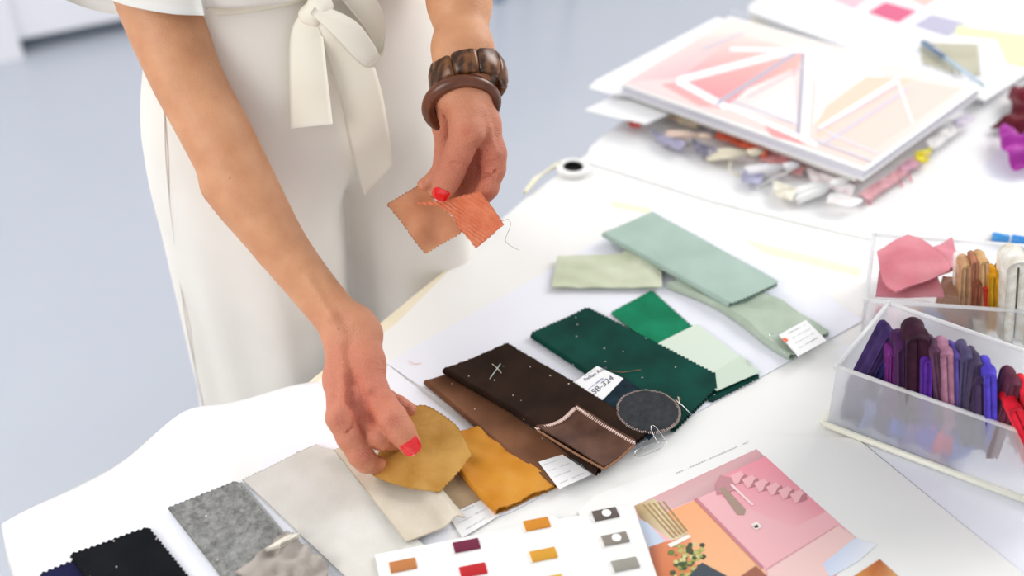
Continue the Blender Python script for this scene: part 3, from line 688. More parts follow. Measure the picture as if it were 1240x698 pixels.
# navy strip, charcoal disc
swatch('velvet_strip', 'dark teal velvet strip between the green swatch and charcoal disc', [(722, 482), (754, 458), (815, 503), (786, 534)], .0098, velvet('teal_velvet', '#0c1c26', '#1e3844', sheen=.25, scale=70), t=.0012, pink='', amp=.001, seed=9)
cc = P(785, 499, .013); V = []; Fc = []; nr, na = 12, 96; dz0 = TZ+.0128
V.append((cc[0], cc[1], dz0+.0018))
for i in range(1, nr+1):
    for k in range(na):
        a = 2*math.pi*k/na; r_ = .0305*i/nr*(1+.012*math.sin(3*a+1)); V.append((cc[0]+r_*math.cos(a), cc[1]+r_*math.sin(a), dz0+.0018-(.0006 if i == nr else 0)))
for k in range(na): Fc.append((0, 1+k, 1+(k+1) % na))
for i in range(nr-1):
    for k in range(na): Fc.append((1+i*na+k, 1+(i+1)*na+k, 1+(i+1)*na+(k+1) % na, 1+i*na+(k+1) % na))
b0_ = len(V)
for k in range(na):
    x_, y_, _ = V[1+(nr-1)*na+k]; V.append((x_, y_, dz0))
for k in range(na): Fc.append((1+(nr-1)*na+k, b0_+k, b0_+(k+1) % na, 1+(nr-1)*na+(k+1) % na))
Fc.append(tuple(b0_+k for k in range(na))[::-1])
o = mk('round_denim_swatch', V, Fc, noise_mat('charcoal_denim', '#1b1e23', '#32363c', 160, 1500, .8, .0006, .85, weave=260), None); tag(o, 'round charcoal denim swatch with pale stitched rim', 'fabric swatch')
mb = MB()
for k in range(0, 110):
    a = 2*math.pi*k/110; e = np.array([math.cos(a), math.sin(a), 0]); p = np.array([cc[0], cc[1], dz0+.001]); j = rng.uniform(-.0006, .0008)
    mb.tube([p+e*(.0292+j)+[0, 0, .0009], p+e*(.0312+j)+[0, 0, .0003], p+e*.0312+[.0004, .0003, -.0008]], .0003, 4)
s_o = mb.build('rim_stitching', pinkth, o); s_o['kind'] = 'stuff'
# tags with handwriting
def written(name, text, p0, p1, up, size, m, parent, z, shear=.3):
    cu = bpy.data.curves.new(name, 'FONT'); cu.body = text; cu.size = size; cu.shear = shear; cu.extrude = .00004; cu.offset = -.00001*0
    tmp = bpy.data.objects.new(name, cu); col.objects.link(tmp); bpy.context.view_layer.update()
    me = bpy.data.meshes.new_from_object(tmp.evaluated_get(bpy.context.evaluated_depsgraph_get())); bpy.data.objects.remove(tmp)
    n = len(me.vertices); co = np.zeros(n*3, dtype=np.float32); me.vertices.foreach_get('co', co); co = co.reshape(-1, 3)
    p0 = np.array(p0); ex = np.array(p1)-p0; L_ = np.linalg.norm(ex[:2]); ex = np.array([ex[0], ex[1], 0])/L_; ey = np.array([-ex[1], ex[0], 0])
    if ey@np.array([up[0], up[1], 0]) < 0: ey = -ey
    wdt = co[:, 0].max()-co[:, 0].min(); sx = L_/wdt
    W_ = np.array([p0[0], p0[1], z]) + np.outer((co[:, 0]-co[:, 0].min())*sx, ex) + np.outer(co[:, 1], ey); W_[:, 2] = z+co[:, 2]
    fcs = [tuple(p.vertices) for p in me.polygons]; bpy.data.meshes.remove(me)
    return mk(name, W_, fcs, m, parent, False)
def scrib(name, p0, p1, amp, m, parent, z, seed=1, r=.00018, wl=.0022):
    rr_ = np.random.default_rng(seed); p0 = np.array(p0[:2]); p1 = np.array(p1[:2]); L_ = np.linalg.norm(p1-p0); ex = (p1-p0)/L_; ey = np.array([-ex[1], ex[0]])
    n = int(L_/.00035); mb = MB(); cur = []
    for i in range(n):
        t = i*.00035; a = amp*(.5+.5*math.sin(t*130+seed)); y_ = a*math.sin(6.283*t/wl+1.3*math.sin(t*900+seed)); x_ = t + .0004*math.cos(6.283*t/wl)
        if math.sin(t*210+seed*3) > .93:
            if len(cur) > 2: mb.tube(cur, r, 4)
            cur = []; continue
        q_ = p0+ex*x_+ey*y_; cur.append((q_[0], q_[1], z))
    if len(cur) > 2: mb.tube(cur, r, 4)
    return mb.build(name, m, parent)
tg = prism('paper_tag', pp([(694, 464), (723, 443), (755, 458), (729, 485)], .0135), TZ+.0125, TZ+.0130, M['paper']); tag(tg, 'white handwritten paper tag lying between brown and green swatches', 'tag')
zt = TZ+.0132
written('handwriting', 'Indian Rose', P(709, 462, .013), P(736, 446, .013), (0, 1), .0065, M['ink'], tg, zt)
written('handwriting', 'SB-324', P(720, 478, .013), P(745, 458.5, .013), (0, 1), .0095, M['ink'], tg, zt)
scrib('blue_handwriting', P(712, 472, .013), P(733, 456, .013), .0012, M['blueink'], tg, zt, 5)
scrib('heading', P(708, 456, .013), P(722, 447, .013), .0004, M['greyink'], tg, zt, 7)
def note(q, h, lines, label, seed=1, th=.0004):
    o = prism('paper_note', pp(q, h), TZ+h, TZ+h+th, M['paper']); tag(o, label, 'note')
    A_, B_, C_, D_ = [P(*p, h) for p in q]
    for i in range(lines):
        t = (i+.6)/(lines+.2); a = A_+(D_-A_)*t; b_ = B_+(C_-B_)*t; a2 = a+(b_-a)*.1; b2 = a+(b_-a)*(.88 if i % 2 else .7)
        scrib('handwriting', a2, b2, .0009, M['greyink'], o, TZ+h+th+.0001, seed+i, r=.00014)
    return o
note([(652, 560), (681, 551), (717, 575), (677, 593)], .0086, 4, 'white handwritten note under the dark brown wool swatch', 3)
note([(541, 622), (583, 603), (606, 624), (560, 652)], .0028, 3, 'white handwritten note below the camel swatch', 11)
# needles, clips, threads
def wire(name, pts, r, m, label, cat, n=6):
    mb = MB(); mb.tube(bez(pts, n), r, 6); o = mb.build(name, m); tag(o, label, cat); return o
def clip(px, h, label):
    wire('paper_clip', [P(u, v, h+dz_) for u, v, dz_ in px], .00045, M['steel'], label, 'paper clip')
clip([(806, 534, 0), (799, 524, .001), (792, 516, .0018), (788, 518, .0018), (792, 529, .001), (797, 536, 0), (803, 537, 0)], .0155, 'wire clip stuck upright on the charcoal disc')
clip([(778, 544, 0), (790, 538, 0), (804, 534, 0), (806, 538, 0), (795, 546, 0), (775, 553, 0), (769, 551, .0004), (771, 545, .0004), (785, 539, .0006), (797, 536, .0006)], .0055, 'wire paper clip below the charcoal disc')
clip([(968, 434, 0), (950, 414, 0), (940, 406, .0006), (933, 405, .0006), (933, 410, .0006), (943, 421, .0004), (950, 429, 0)], .0155, 'wire paper clip on the sage cloth tag')
wire('thread', [P(740, 449, .0085), P(752, 451, .0088), (P(762, 450, .0088)), P(776, 448, .0085)], .0003, tanth, 'brown loose thread on the bottle green velvet', 'thread')
wire('thread', [P(593, 459, .0155), P(598, 452, .0165), P(606, 441, .0165)], .0004, mat('pale_thread', '#cfe0d8', .8), 'pale loose thread on the dark brown wool swatch', 'thread')
wire('thread', [P(596, 441, .0160), P(604, 448, .0168), (P(607, 452, .0162))], .0003, M['tape'], 'tiny white thread crossing another on dark brown wool', 'thread')
wire('needle', [P(820, 486, .0135), P(829, 494, .011), P(838, 504, .005)], .00042, M['steel'], 'steel pin sticking out at the right of charcoal disc', 'pin')
wire('thread', [P(818, 484, .0145), P(823, 489, .016), P(821, 481, .0155), P(824, 484, .0145)], .00035, pinkth, 'curly pale pink thread tuft beside charcoal disc', 'thread')
# mint / sage group
swatch('cotton_swatch', 'pale yellow green cotton swatch with raised wrinkled fold', [(675, 314), (776, 297), (801, 353), (668, 352)], B0, velvet('pale_lime_cotton', '#c4cdb0', '#d6dcc4', sheen=.1, fine=1500), fold=0, t=.0018, amp=.003, wl=.035, seed=12,
       pink='BC', period=.005, teeth=.001, sides={'AB': [(712, 313), (752, 311)], 'BC': [(797, 322)]}, lift=lambda S, T: .006*np.exp(-((S-.88)/.14)**2)*np.clip(1.2-T, 0, 1)+.002)
swatch('sage_cotton_swatch', 'grey green sage cotton swatch with clipped paper tag', [(809, 349), (868, 332), (1003, 405), (957, 436)], B0, velvet('sage_cotton', '#a4b4a2', '#bccab9', sheen=.15, fine=1500), fold=.0022, t=.0014, amp=.006, wl=.055, seed=13,
       pink='DC', period=.006, sides={'AD': [(863, 371), (902, 397), (928, 418)]}, lift=lambda S, T: .004*np.exp(-((T-.6)/.12)**2))
swatch('mint_swatch', 'long folded pale mint green felt swatch with pinked end', [(731, 287), (789, 261), (941, 346), (884, 373)], .0105, velvet('mint_felt', '#a2b9ae', '#b1c6bc', sheen=.2, fine=1400), fold=.0026, t=.0016, amp=.0015, wl=.08, seed=14, pink='BC DC')
tg = prism('paper_tag', pp([(943, 406), (976, 388), (1001, 413), (966, 432)], .0145), TZ+.0143, TZ+.0149, M['paper']); tag(tg, 'white paper tag with orange dot clipped on sage cotton', 'tag')
zt = TZ+.0151
for i in range(4): scrib('handwriting', P(954+5*i*.9, 404+6*i, .015), P(977+4.5*i, 393+5.2*i, .015), .0009, M['ink'] if i == 3 else M['greyink'], tg, zt, 20+i, r=.00016)
dc = P(950.5, 412, .015); prism('orange_dot', [(dc[0]+.0033*math.cos(a), dc[1]+.0033*math.sin(a)) for a in np.linspace(0, 6.283, 21)[:-1]], zt, zt+.0001, M['orange_dot'], tg)
# orange silk, cream, camel, ivory, grey, black
swatch('silk_swatch', 'orange amber silk swatch with creases, left of brown suede', [(560, 526), (579, 522), (674, 590), (601, 623)], B0, velvet('amber_silk', '#c98126', '#dd9c3e', rough=.38, sheen=.15, fine=1600, scale=25), t=.0012, fold=.0015, amp=.0045, wl=.024, seed=15, pink='DC', fray=True, teeth=.002, sides={'AD': [(555, 566), (577, 598)]})
swatch('camel_swatch', 'flat camel coloured swatch mostly hidden under the mustard one', [(490, 556), (556, 556), (583, 606), (535, 628)], B0, velvet('camel_cotton', '#a68c6c', '#b89f80', sheen=.1), t=.001, pink='', amp=.0006, seed=16)
swatch('cream_swatch', 'cream beige cotton swatch with curled corner under held mustard swatch', [(405, 549), (478, 520), (563, 634), (492, 659)], .0066, velvet('cream_cotton', '#c9bda8', '#dcd3c3', sheen=.1, fine=1500), t=.0014, amp=.003, wl=.045, seed=17, pink='AD BC', fray=True, teeth=.0012,
       lift=lambda S, T: .009*np.exp(-((S-.86)/.13)**2)*np.clip((T-.55)*3, 0, 1)+.001)
swatch('ivory_swatch', 'large ivory white cotton swatch with soft folds and fringed top', [(294, 584), (383, 541), (545, 705), (430, 712)], B0, velvet('ivory_cotton', '#cfccc4', '#dedcd6', sheen=.1, fine=1500), t=.0014, amp=.0028, wl=.06, seed=18, fray=True, teeth=.0018, pink='AB BC', sides={'BC': [(430, 566)]})
grey = velvet('grey_flannel', '#6e6f6d', '#a0a19f', sheen=.1, scale=170, fine=700, specks=100, mul_=.4)
swatch('grey_selvedge', 'thin pale grey cloth edge showing under the grey flannel swatch', [(225, 612), (293, 585), (382, 690), (310, 730)], B0, velvet('pale_grey_cloth', '#b4b6b2', '#c4c6c2', sheen=.1), t=.001, pink='', seed=2)
swatch('grey_flannel_swatch', 'mid grey flannel swatch with fuzzy pinked edges', [(204, 618), (286, 586), (374, 688), (286, 724)], .004, grey, t=.0018, amp=.002, wl=.06, seed=19, pink='AB BC', teeth=.0018, fray=False, period=.005)
swatch('crumpled_swatch', 'crumpled taupe grey cotton scrap on the grey flannel swatch', [(287, 697), (349, 648), (398, 690), (380, 780)], .0075, velvet('taupe_cotton', '#9c948c', '#b5aea7', sheen=.1, fine=1500), t=.0012, amp=.010, wl=.022, seed=21, fray=True, teeth=.002, sides={'AB': [(322, 672)]})
swatch('cotton_scrap', 'thin off white folded cotton scrap atop the grey crumpled one', [(323, 668), (350, 652), (364, 650), (340, 664)], .016, velvet('offwhite_cotton', '#dcd6c8', '#e8e3d8', sheen=.1), t=.0012, fold=.0012, amp=.003, wl=.015, seed=22, fray=True, teeth=.001)
blk = velvet('black_wool', '#0e1013', '#191b1f', sheen=.1, rough=.95, specks=110)
swatch('black_wool_swatch', 'black wool swatch with zigzag edges at the lower left', [(87, 674), (179, 642), (268, 752), (170, 790)], .0042, blk, t=.0018, amp=.001, seed=23)
swatch('navy_wool_swatch', 'dark navy wool swatch peeping out left of the black one', [(50, 697), (100, 677), (185, 770), (120, 800)], B0, velvet('navy_wool', '#0e1030', '#191c44', sheen=.1), t=.0014, seed=24)

# ------------------------------------------------------------------ swatches held in the hands
must = velvet('mustard_velvet', '#b58238', '#cfa058', sheen=.4, scale=40)
def dep1(u, v): return (H-.016-.00016*max(0, 575-v))/-ray(u, v)[2]
swatch('mustard_swatch', 'mustard yellow velvet swatch held between thumb and fingers over the table', [(450, 568), (500, 494), (571, 552), (532, 598)], .02, must, t=.0014, depth=dep1, amp=.003, wl=.07, seed=25,
       sides={'AB': [(463, 545), (486, 516)], 'BC': [(520, 496), (553, 520)], 'DC': [(556, 572)], 'AD': [(450, 576), (468, 585), (500, 594)]}, pink='AB BC DC', teeth=.0012, lift=lambda S, T: .004*np.sin(T*3.1)*np.sin(S*3.1))
o = swatch('beige_scrap', 'small beige cloth corner held by fingertips behind the mustard swatch', [(482, 489), (489, 484), (502, 492), (499, 500)], .03, velvet('beige_cloth', '#cdb08c', '#dbc4a4', sheen=.1), t=.001, depth=lambda u, v: 1.07, pink='', amp=0)
def dep2(u, v): return 1.074+.00025*(v-230)+.0003*(u-540)*0
swatch('peach_swatch', 'peach brown satin swatch held in the upper hand, zigzag edged', [(470, 246), (508, 224), (563, 277), (516, 305)], .2, velvet('peach_satin', '#bd7a58', '#d49a76', rough=.4, sheen=.3, scale=30), t=.0011, depth=lambda u, v: dep2(u, v)+.018, amp=.010, wl=.045, seed=26, teeth=.0013, period=.004)
swatch('orange_swatch', 'bright coral orange ribbed swatch held in the upper hand', [(503, 246), (582, 232), (611, 271), (578, 299)], .2, noise_mat('coral_cloth', '#d9704a', '#e88a64', 80, 900, .8, .0008, .8, sheen=.3, weave=110), t=.0014, depth=lambda u, v: dep2(u, v)-.010-.0006*min(30, max(0, u-545))+.0000*v, amp=.004, wl=.04, seed=27, fray=True, teeth=.0012,
       sides={'AB': [(545, 240)], 'AD': [(532, 249), (552, 264), (556, 273)]})
wire('thread', [Q(607, 268, 1.07), Q(616, 266, 1.07), Q(618, 274, 1.075), Q(612, 290, 1.08), Q(617, 297, 1.08), Q(628, 303, 1.085)], .0002, tanth, 'thin loose thread hanging from the coral orange swatch', 'thread')

# ------------------------------------------------------------------ yarn sample card and magazine, bottom
mg = empty('magazine', P(950, 640, 0)); tag(mg, 'open magazine page with pink interior photograph', 'magazine')
prism('page', pp([(700, 620), (720, 600), (925, 527), (1037, 531), (1245, 700), (1300, 760), (820, 900)], .0024), TZ+.0020, TZ+.0026, M['paper2'], mg)
ZM = TZ+.00275; mb = MB(); MP = lambda u, v: P(u, v, .0027)
def pr(px, c, z=0, mbx=None, pf=None):
    c = c if isinstance(c, (list, tuple)) else [c]*len(px)
    pr.n += 1; z = pr.n*(2.5e-5 if pf else 5e-6)
    pts = [(pf or MP)(u, v)+np.array([0, 0, z]) for u, v in px]; k = len((mbx or mb).V)
    (mbx or mb).V += [tuple(p) for p in pts]; (mbx or mb).F.append(tuple(range(k, k+len(pts)))); (mbx or mb).C += [lin(x) for x in c]
pr.n = 0
pr([(768, 613), (916, 544), (1036, 651), (1002, 720), (808, 735)], '#efb6bb')                       # pink wall
pr([(768, 613), (916, 544), (935, 561), (872, 592), (838, 607), (800, 622)], ['#d8a9ab', '#d3a0a4', '#c08a90', '#c99aa0', '#d8aeb2', '#d8b4b4'], .00002)
pr([(872, 578), (927, 553), (1000, 620), (960, 640), (868, 600)], ['#ee9aa8', '#e98c9c', '#e99ba6', '#f0b2ba', '#f0a6b0'], .00004)
pr([(806, 621), (842, 606), (925, 690), (940, 735), (860, 735)], ['#f2a878', '#f3ac7c', '#f2bb90', '#f2bb90', '#f3b888'], .00005)  # orange curtain
pr([(768, 613), (792, 604), (836, 650), (815, 656), (775, 628)], ['#c2a374', '#d5c69c', '#c8b490', '#e0cfb0', '#a98c64'], .00006)
for i in range(5):
    pr([(778+6*i, 612-1*i), (780+6*i, 611-i), (818+4*i, 652-2*i), (814+4*i, 652-2*i)], '#a8885c', .00007)
pr([(772, 628), (785, 634), (806, 656), (796, 668), (786, 665)], '#c5d0e2', .00007)
pr([(786, 663), (806, 656), (836, 650), (850, 720), (796, 735)], ['#b0664a', '#d9855a', '#e9a070', '#d07848', '#c86c3e'], .00006)
r_ = np.random.default_rng(5)
for i in range(70):             # foliage
    u = 812+r_.uniform(0, 34)+ (i % 3)*5; v = 660+r_.uniform(0, 40); s = r_.uniform(2, 5); c = ['#6d7a3c', '#93a04e', '#b9b46a', '#44502e', '#cdc98a', '#3c4434'][i % 6]
    pr([(u+s*math.cos(a), v+s*.8*math.sin(a)) for a in np.linspace(0, 5.2, 5)], c, .00009+i*.000001)
pr([(832, 700), (850, 682), (880, 698), (884, 725), (836, 735)], '#3e4650', .00017)
pr([(808, 660), (834, 648), (837, 651), (812, 664)], '#f2ece6', .0002)
# stairs of the picture
for i in range(6):
    x0 = 884+i*14.5; y0 = 577+i*4.5
    pr([(x0, y0), (x0+13, y0-6), (x0+20, y0+3), (x0+6, y0+11)], '#f0b4ba', .00012+i*1e-6); pr([(x0+14, y0+1), (x0+19, y0-2), (x0+21, y0+6), (x0+10, y0+10)], '#b87680', .00013+i*1e-6)
pr([(866, 588), (872, 576), (886, 580), (892, 594), (880, 597), (868, 600)], '#c48a90', .00011)
pr([(870, 592), (877, 590), (903, 618), (901, 624), (893, 624)], '#a98f80', .00015); pr([(884, 588), (887, 587), (913, 612), (910, 613)], '#f7dadb', .00016)
pr([(909, 636), (917, 632), (923, 639), (915, 643)], '#f3e6df', .00016); pr([(912, 638), (917, 636), (919, 639), (915, 641)], '#4c3436', .00018)
pr([(928, 690), (1014, 637), (1036, 651), (1002, 700), (960, 730), (940, 735)], '#efc9c4', .0001)
pr([(927, 690), (1014, 636.5), (1015, 637.5), (928, 692)], '#d59a9e', .00012)
pr([(996, 684), (1034, 653), (1062, 660), (1040, 680), (1005, 700)], ['#c9d4ec', '#d7dfee', '#eef0f4', '#e4e8f2', '#d3dcee'], .00014)
pr([(840, 605), (844, 604), (925, 688), (922, 690)], '#c9808a', .00012)
pr([(895, 700), (915, 686), (930, 700), (928, 720), (890, 720)], '#9c5f48', .00013)
pr([(1022, 706), (1065, 678), (1096, 706), (1090, 740), (1030, 750)], ['#e0a050', '#b5602c', '#e8b878', '#e6b070', '#d8903c'], .0001)
for i in range(26):
    u = 818+i*3.4; v = 573.5-i*1.48
    if i in (3, 4, 11, 22, 23): continue
    pr([(u, v), (u+2.4, v-1.1), (u+2.8, v-.1), (u+.4, v+1)], '#b9b9bc', .00005)
mb.build('printed_photograph', M['print'], mg, False, True)
yc = empty('yarn_sample_card', P(630, 670, .004)); tag(yc, 'white sample card with rows of small coloured yarn samples', 'sample card')
YZ = .0085
cardq = [(454, 672), (767, 612), (800, 712), (812, 760), (480, 800)]
prism('card', pp(cardq, YZ), TZ+YZ-.0022, TZ+YZ, M['paper2'], yc)
e_r = P(650, 636, YZ)-P(565, 662, YZ); ang = math.atan2(*(P(767, 612, YZ)-P(454, 672, YZ))[[1, 0]])
ex_ = np.array([math.cos(ang), math.sin(ang), 0]); ey_ = np.array([-ex_[1], ex_[0], 0])
chips = [(488, 686, '#c9854e', 0), (565, 662, '#7c2746', 0), (573, 692, '#c9252c', 0), (650, 636, '#e0962e', 0), (658, 673, '#e2a83a', 0), (666, 706, '#e6c04c', 0), (733, 624, '#6f6460', 1), (745, 654, '#9c948a', 1), (757, 685, '#aaa69c', 0), (497, 722, '#a05a38', 0)]
for i, (u, v, c, dot) in enumerate(chips):
    p = P(u, v, YZ); p[2] = TZ+YZ
    mb = MB(); rr_ = .0068; cx = p+ex_*.0085
    pts = [cx+ex_*(sx*.0045)+np.array([0, 0, 0])+rr_*(ex_*math.cos(a)+ey_*math.sin(a)) for sx, rng_ in ((1, np.linspace(-1.57, 1.57, 9)), (-3.3, np.linspace(1.57, 4.71, 9))) for a in rng_]
    lb = prism('paper_label', [q_[:2] for q_ in pts], p[2], p[2]+.0005, mat('white_label', '#fbfbfb', .5), yc)
    mb = MB(); L_ = .0225; wd = .0115
    for k in range(18):          # thread windings
        cpt = p+ex_*(-L_/2+L_*(k+.5)/18)+np.array([0, 0, .0014]); mb.tube([cpt-ey_*wd/2-[0, 0, .0007], cpt-ey_*wd*.44+[0, 0, .0002], cpt+ey_*wd*.44+[0, 0, .0002], cpt+ey_*wd/2-[0, 0, .0007]], .00072, 6)
    mb.box(p+np.array([0, 0, .0011]), L_*.98, wd*.94, .001, ang)
    ch = mb.build('yarn_sample', noise_mat('yarn', c, c, 100, 900, .5, .0003, .85), yc)
    if dot:
        dcp = p+ex_*.001; prism('white_dot', [(dcp[0]+.0042*math.cos(a), dcp[1]+.0042*math.sin(a)) for a in np.linspace(0, 6.283, 21)[:-1]], p[2]+.0024, p[2]+.0027, M['white_plastic'], ch)

# ------------------------------------------------------------------ plastic boxes and their contents
def tray(name, label, rimpx, h, hb, floor_in, m, thick=.0018, bot=None):
    """rimpx: four pixels of the rim (back left, back right, front right, front left) at height h"""
    R = [P(*p, h) for p in rimpx]; c = sum(R)/4; root = empty(name, (c[0], c[1], TZ+hb)); tag(root, label, 'box')
    lowr = [c+(p-c)*floor_in for p in R]
    def inn(p, k): d = (c-p); d[2] = 0; return p+d/np.linalg.norm(d)*k
    for i in range(4):
        a, b_ = R[i], R[(i+1) % 4]; a2, b2 = lowr[i].copy(), lowr[(i+1) % 4].copy(); a2[2] = b2[2] = TZ+hb
        V = [a, b_, b2, a2, inn(a, thick*1.5), inn(b_, thick*1.5), inn(b2, thick*1.5), inn(a2, thick*1.5)]
        mk('side', V, [(0, 1, 2, 3), (7, 6, 5, 4), (0, 4, 5, 1), (3, 2, 6, 7), (0, 3, 7, 4), (1, 5, 6, 2)], m, root, False)
    prism('bottom', [p[:2] for p in lowr], TZ+hb, TZ+hb+thick, m, root)
    mb = MB(); pts = R+[R[0]]
    for i in range(4): mb.tube([pts[i], pts[i+1]], .0021, 8)
    for p in R: mb.box(p, .0042, .0042, .0042)
    mb.build('rim', M['rim'], root); return root, R, lowr
b1, R1, L1_ = tray('storage_box', 'frosted plastic box filled with purple velvet swatches', [(1076, 367), (1345, 462), (1320, 553), (1013, 444)], .079, .0045, .97, M['frost'])
mb = MB(); lr = [p.copy() for p in L1_]
for p in lr: p[2] = TZ+.006
c1_ = sum(lr)/4; lr = [c1_+(p-c1_)*1.035 for p in lr]
for i in range(4): mb.tube([lr[i], lr[(i+1) % 4]], .0035, 8, flat=1)
mb.build('base_rim', mat('cream_plastic', '#e9e8da', .35), b1)
b2_, R2, L2_ = tray('storage_box', 'clear plastic box behind, filled with pink, tan and cream swatches', [(1058, 284), (1330, 305), (1335, 384), (1049, 364)], .062, .0035, .97, M['clear'])
def roll(name, label, top, bot, wpx, h0, hrim, m, group, dpt=.022, lean=0, t=.0022):
    """folded cloth standing in a box: an upside-down U of plush cloth, both legs down to the box floor"""
    pb = P(bot[0], bot[1], hrim); rt = ray(*top); dt = (pb[1]/rt[1]); pt = Q(top[0], top[1], dt)
    ax = pt-pb; L_ = np.linalg.norm(ax); ax /= L_
    k = min((pb[2]-(TZ+h0))/max(ax[2], .3), .042); foot = pb-ax*k
    wd = wpx*dt/F; t = min(.0095, max(.0016, wd*.46)); r = max(wd/2-t/2, .0005)+.0004; sx = np.cross(ax, [0, 1, 0]); sx /= np.linalg.norm(sx); fy = np.cross(sx, ax)
    full = pt-foot; FL = np.linalg.norm(full)-r-t/2
    path = [foot+sx*r*(.9+.1*s)+ax*FL*s for s in np.linspace(0, 1, 14)] + [foot+ax*FL+r*(sx*math.cos(a)+ax*math.sin(a)) for a in np.linspace(0, math.pi, 11)[1:-1]] + [foot-sx*r*(.9+.1*s)+ax*FL*s for s in np.linspace(1, 0, 14)]
    path = np.array(path); G = []
    for j in range(9):
        u_ = j/8*2-1; rnd = 1-.14*abs(u_)**4
        ctr = foot+ax*np.clip((path-foot)@ax, 0, FL)[:, None]
        G.append(ctr+(path-ctr)*rnd + fy*u_*dpt/2 - ax*(.0012*u_**4) + sx*.0008*math.sin(j*1.3+wpx))
    G = np.array(G).transpose(1, 0, 2)
    o = sheet(name, G, t, m); tag(o, label, 'fabric swatch', group); return o
VC_ = {}
def vv(c):
    if c not in VC_:
        a = lin(c); b_ = '#%02x%02x%02x' % tuple(min(255, int(int(c[i:i+2], 16)*1.3+12)) for i in (1, 3, 5)); VC_[c] = velvet('plush_'+c[1:], c, b_, sheen=.35, scale=70)
    return VC_[c]
purples = [((1076, 396), (1049, 449), 11, '#2c1c48', 'navy purple velvet roll leaning at the left end of the box'),
 ((1081, 402), (1062, 452), 5, '#1c1a4a', 'thin navy blue velvet fold beside the leaning roll'),
 ((1077, 417), (1072, 462), 8, '#571d5e', 'slim magenta purple velvet fold near the left end'),
 ((1091, 407), (1087, 469), 18, '#38193f', 'wide dark plum velvet fold in front of the tallest one'),
 ((1108, 393), (1102, 474), 27, '#2b1020', 'tallest and widest aubergine velvet roll'),
 ((1119, 424), (1114, 478), 13, '#4a2080', 'bright violet velvet fold right of the aubergine roll'),
 ((1129, 414), (1131, 482), 11, '#4c2f44', 'dark mauve velvet fold behind the pink mauve one'),
 ((1142, 416), (1140, 486), 15, '#8c6074', 'dusty pink mauve velvet fold in the middle of the box'),
 ((1155, 421), (1152, 488), 10, '#4d3f82', 'slim slate violet velvet fold right of dusty pink one'),
 ((1168, 420), (1160, 492), 13, '#413a58', 'grey violet velvet fold with rounded top'),
 ((1180, 428), (1167, 498), 12, '#393048', 'grey plum velvet fold leaning right'),
 ((1184, 447), (1180, 502), 21, '#3a2b46', 'broad low dark plum velvet fold'),
 ((1195, 440), (1192, 508), 14, '#4336a4', 'bright blue violet velvet fold'),
 ((1226, 452), (1206, 512), 15, '#4e2434', 'wine plum velvet fold near right picture edge'),
 ((1217, 470), (1218, 508), 9, '#6a4038', 'brownish velvet fold beside the red ones'),
 ((1221, 482), (1232, 525), 16, '#cf1a2c', 'red velvet fold with pointed top at the right'),
 ((1240, 462), (1236, 520), 12, '#d42030', 'red velvet fold behind at right picture edge')]
for i, (tp, bt, w_, c, lb) in enumerate(purples):
    roll('velvet_fold', lb+' in the frosted box' if 'box' not in lb else lb, tp, (bt[0]+4, bt[1]-10), w_, .010, .079, vv(c), 'velvet folds in the frosted box', dpt=.024)
def low_scraps(L_, spec, h, where, group, off):
    for i, (c, nm, pos) in enumerate(spec):
        sx_ = (i+.5)/len(spec)*.52+.05; a = L_[3]+(L_[2]-L_[3])*sx_; bb = L_[0]+(L_[1]-L_[0])*sx_; p = a+(bb-a)*off
        an = -.3+.8*math.sin(i*2.1); e_ = np.array([math.cos(an), math.sin(an), 0])
        G = np.array([[np.array([p[0], p[1], TZ+.008]) + e_*x_ + np.array([-e_[1], e_[0], 0])*(.007*math.cos(a_)) + np.array([0, 0, h*(.5+.5*math.sin(a_))]) for x_ in np.linspace(-.012, .012, 8)] for a_ in np.linspace(-1.5, 4.6, 20)])
        tag(sheet('low_scrap', G, .0018, vv(c)), 'low %s scrap showing dimly through the %s, %s' % (nm, where, pos), 'fabric swatch', group)
low_scraps(L1_, [('#2c1c48', 'navy purple', 'leftmost of the row'), ('#6f7fb8', 'pale blue', 'second from its left end'), ('#3a2b46', 'dark plum', 'third from its left end'), ('#3a55b0', 'cobalt blue', 'in the middle left'),
    ('#7a5c9a', 'lilac', 'in the middle'), ('#4336a4', 'blue violet', 'right of the lilac one'), ('#c83058', 'crimson pink', 'below the red folds'), ('#3e5aa8', 'blue', 'at the picture edge')], .036, 'frosted box front', 'scraps at the bottom of the frosted box', .13)
low_scraps(L2_, [('#d8808e', 'pink', 'at its left end'), ('#a98260', 'tan', 'below the tan folds'), ('#8a98b8', 'pale blue', 'left of the cream fold'), ('#8f5f48', 'brown', 'below the mustard folds'), ('#d6cbb6', 'cream', 'at the picture edge')], .026, 'clear box front', 'scraps at the bottom of the clear box', .2)
# contents of the back box
pk = velvet('dusty_pink_suede', '#cf7482', '#de929b', sheen=.3); pk2 = velvet('pink_suede', '#d8808e', '#e6a0aa', sheen=.3)
swatch('pink_swatch', 'large dusty pink suede swatch bulging over the box rim', [(1061, 311), (1098, 290), (1148, 328), (1083, 362)], .062, pk, t=.0022, amp=.006, wl=.045, seed=31, fray=True, teeth=.001, sides={'AD': [(1068, 345)], 'DC': [(1112, 352), (1143, 340)]}, lift=lambda S, T: .010*np.sin(T*2.8)*np.sin(S*2.6)+.003)
swatch('pink_swatch', 'flat brighter pink swatch lying under the dusty pink suede', [(1064, 330), (1130, 322), (1143, 362), (1060, 361)], .0555, pk2, t=.002, amp=.002, wl=.05, seed=32, pink='', sides={})
swatch('pink_swatch', 'folded pale pink swatch pointing up behind the dusty pink one', [(1122, 309), (1151, 294), (1162, 325), (1146, 332)], .062, pk2, t=.002, fold=.002, amp=.004, wl=.03, seed=33, pink='')
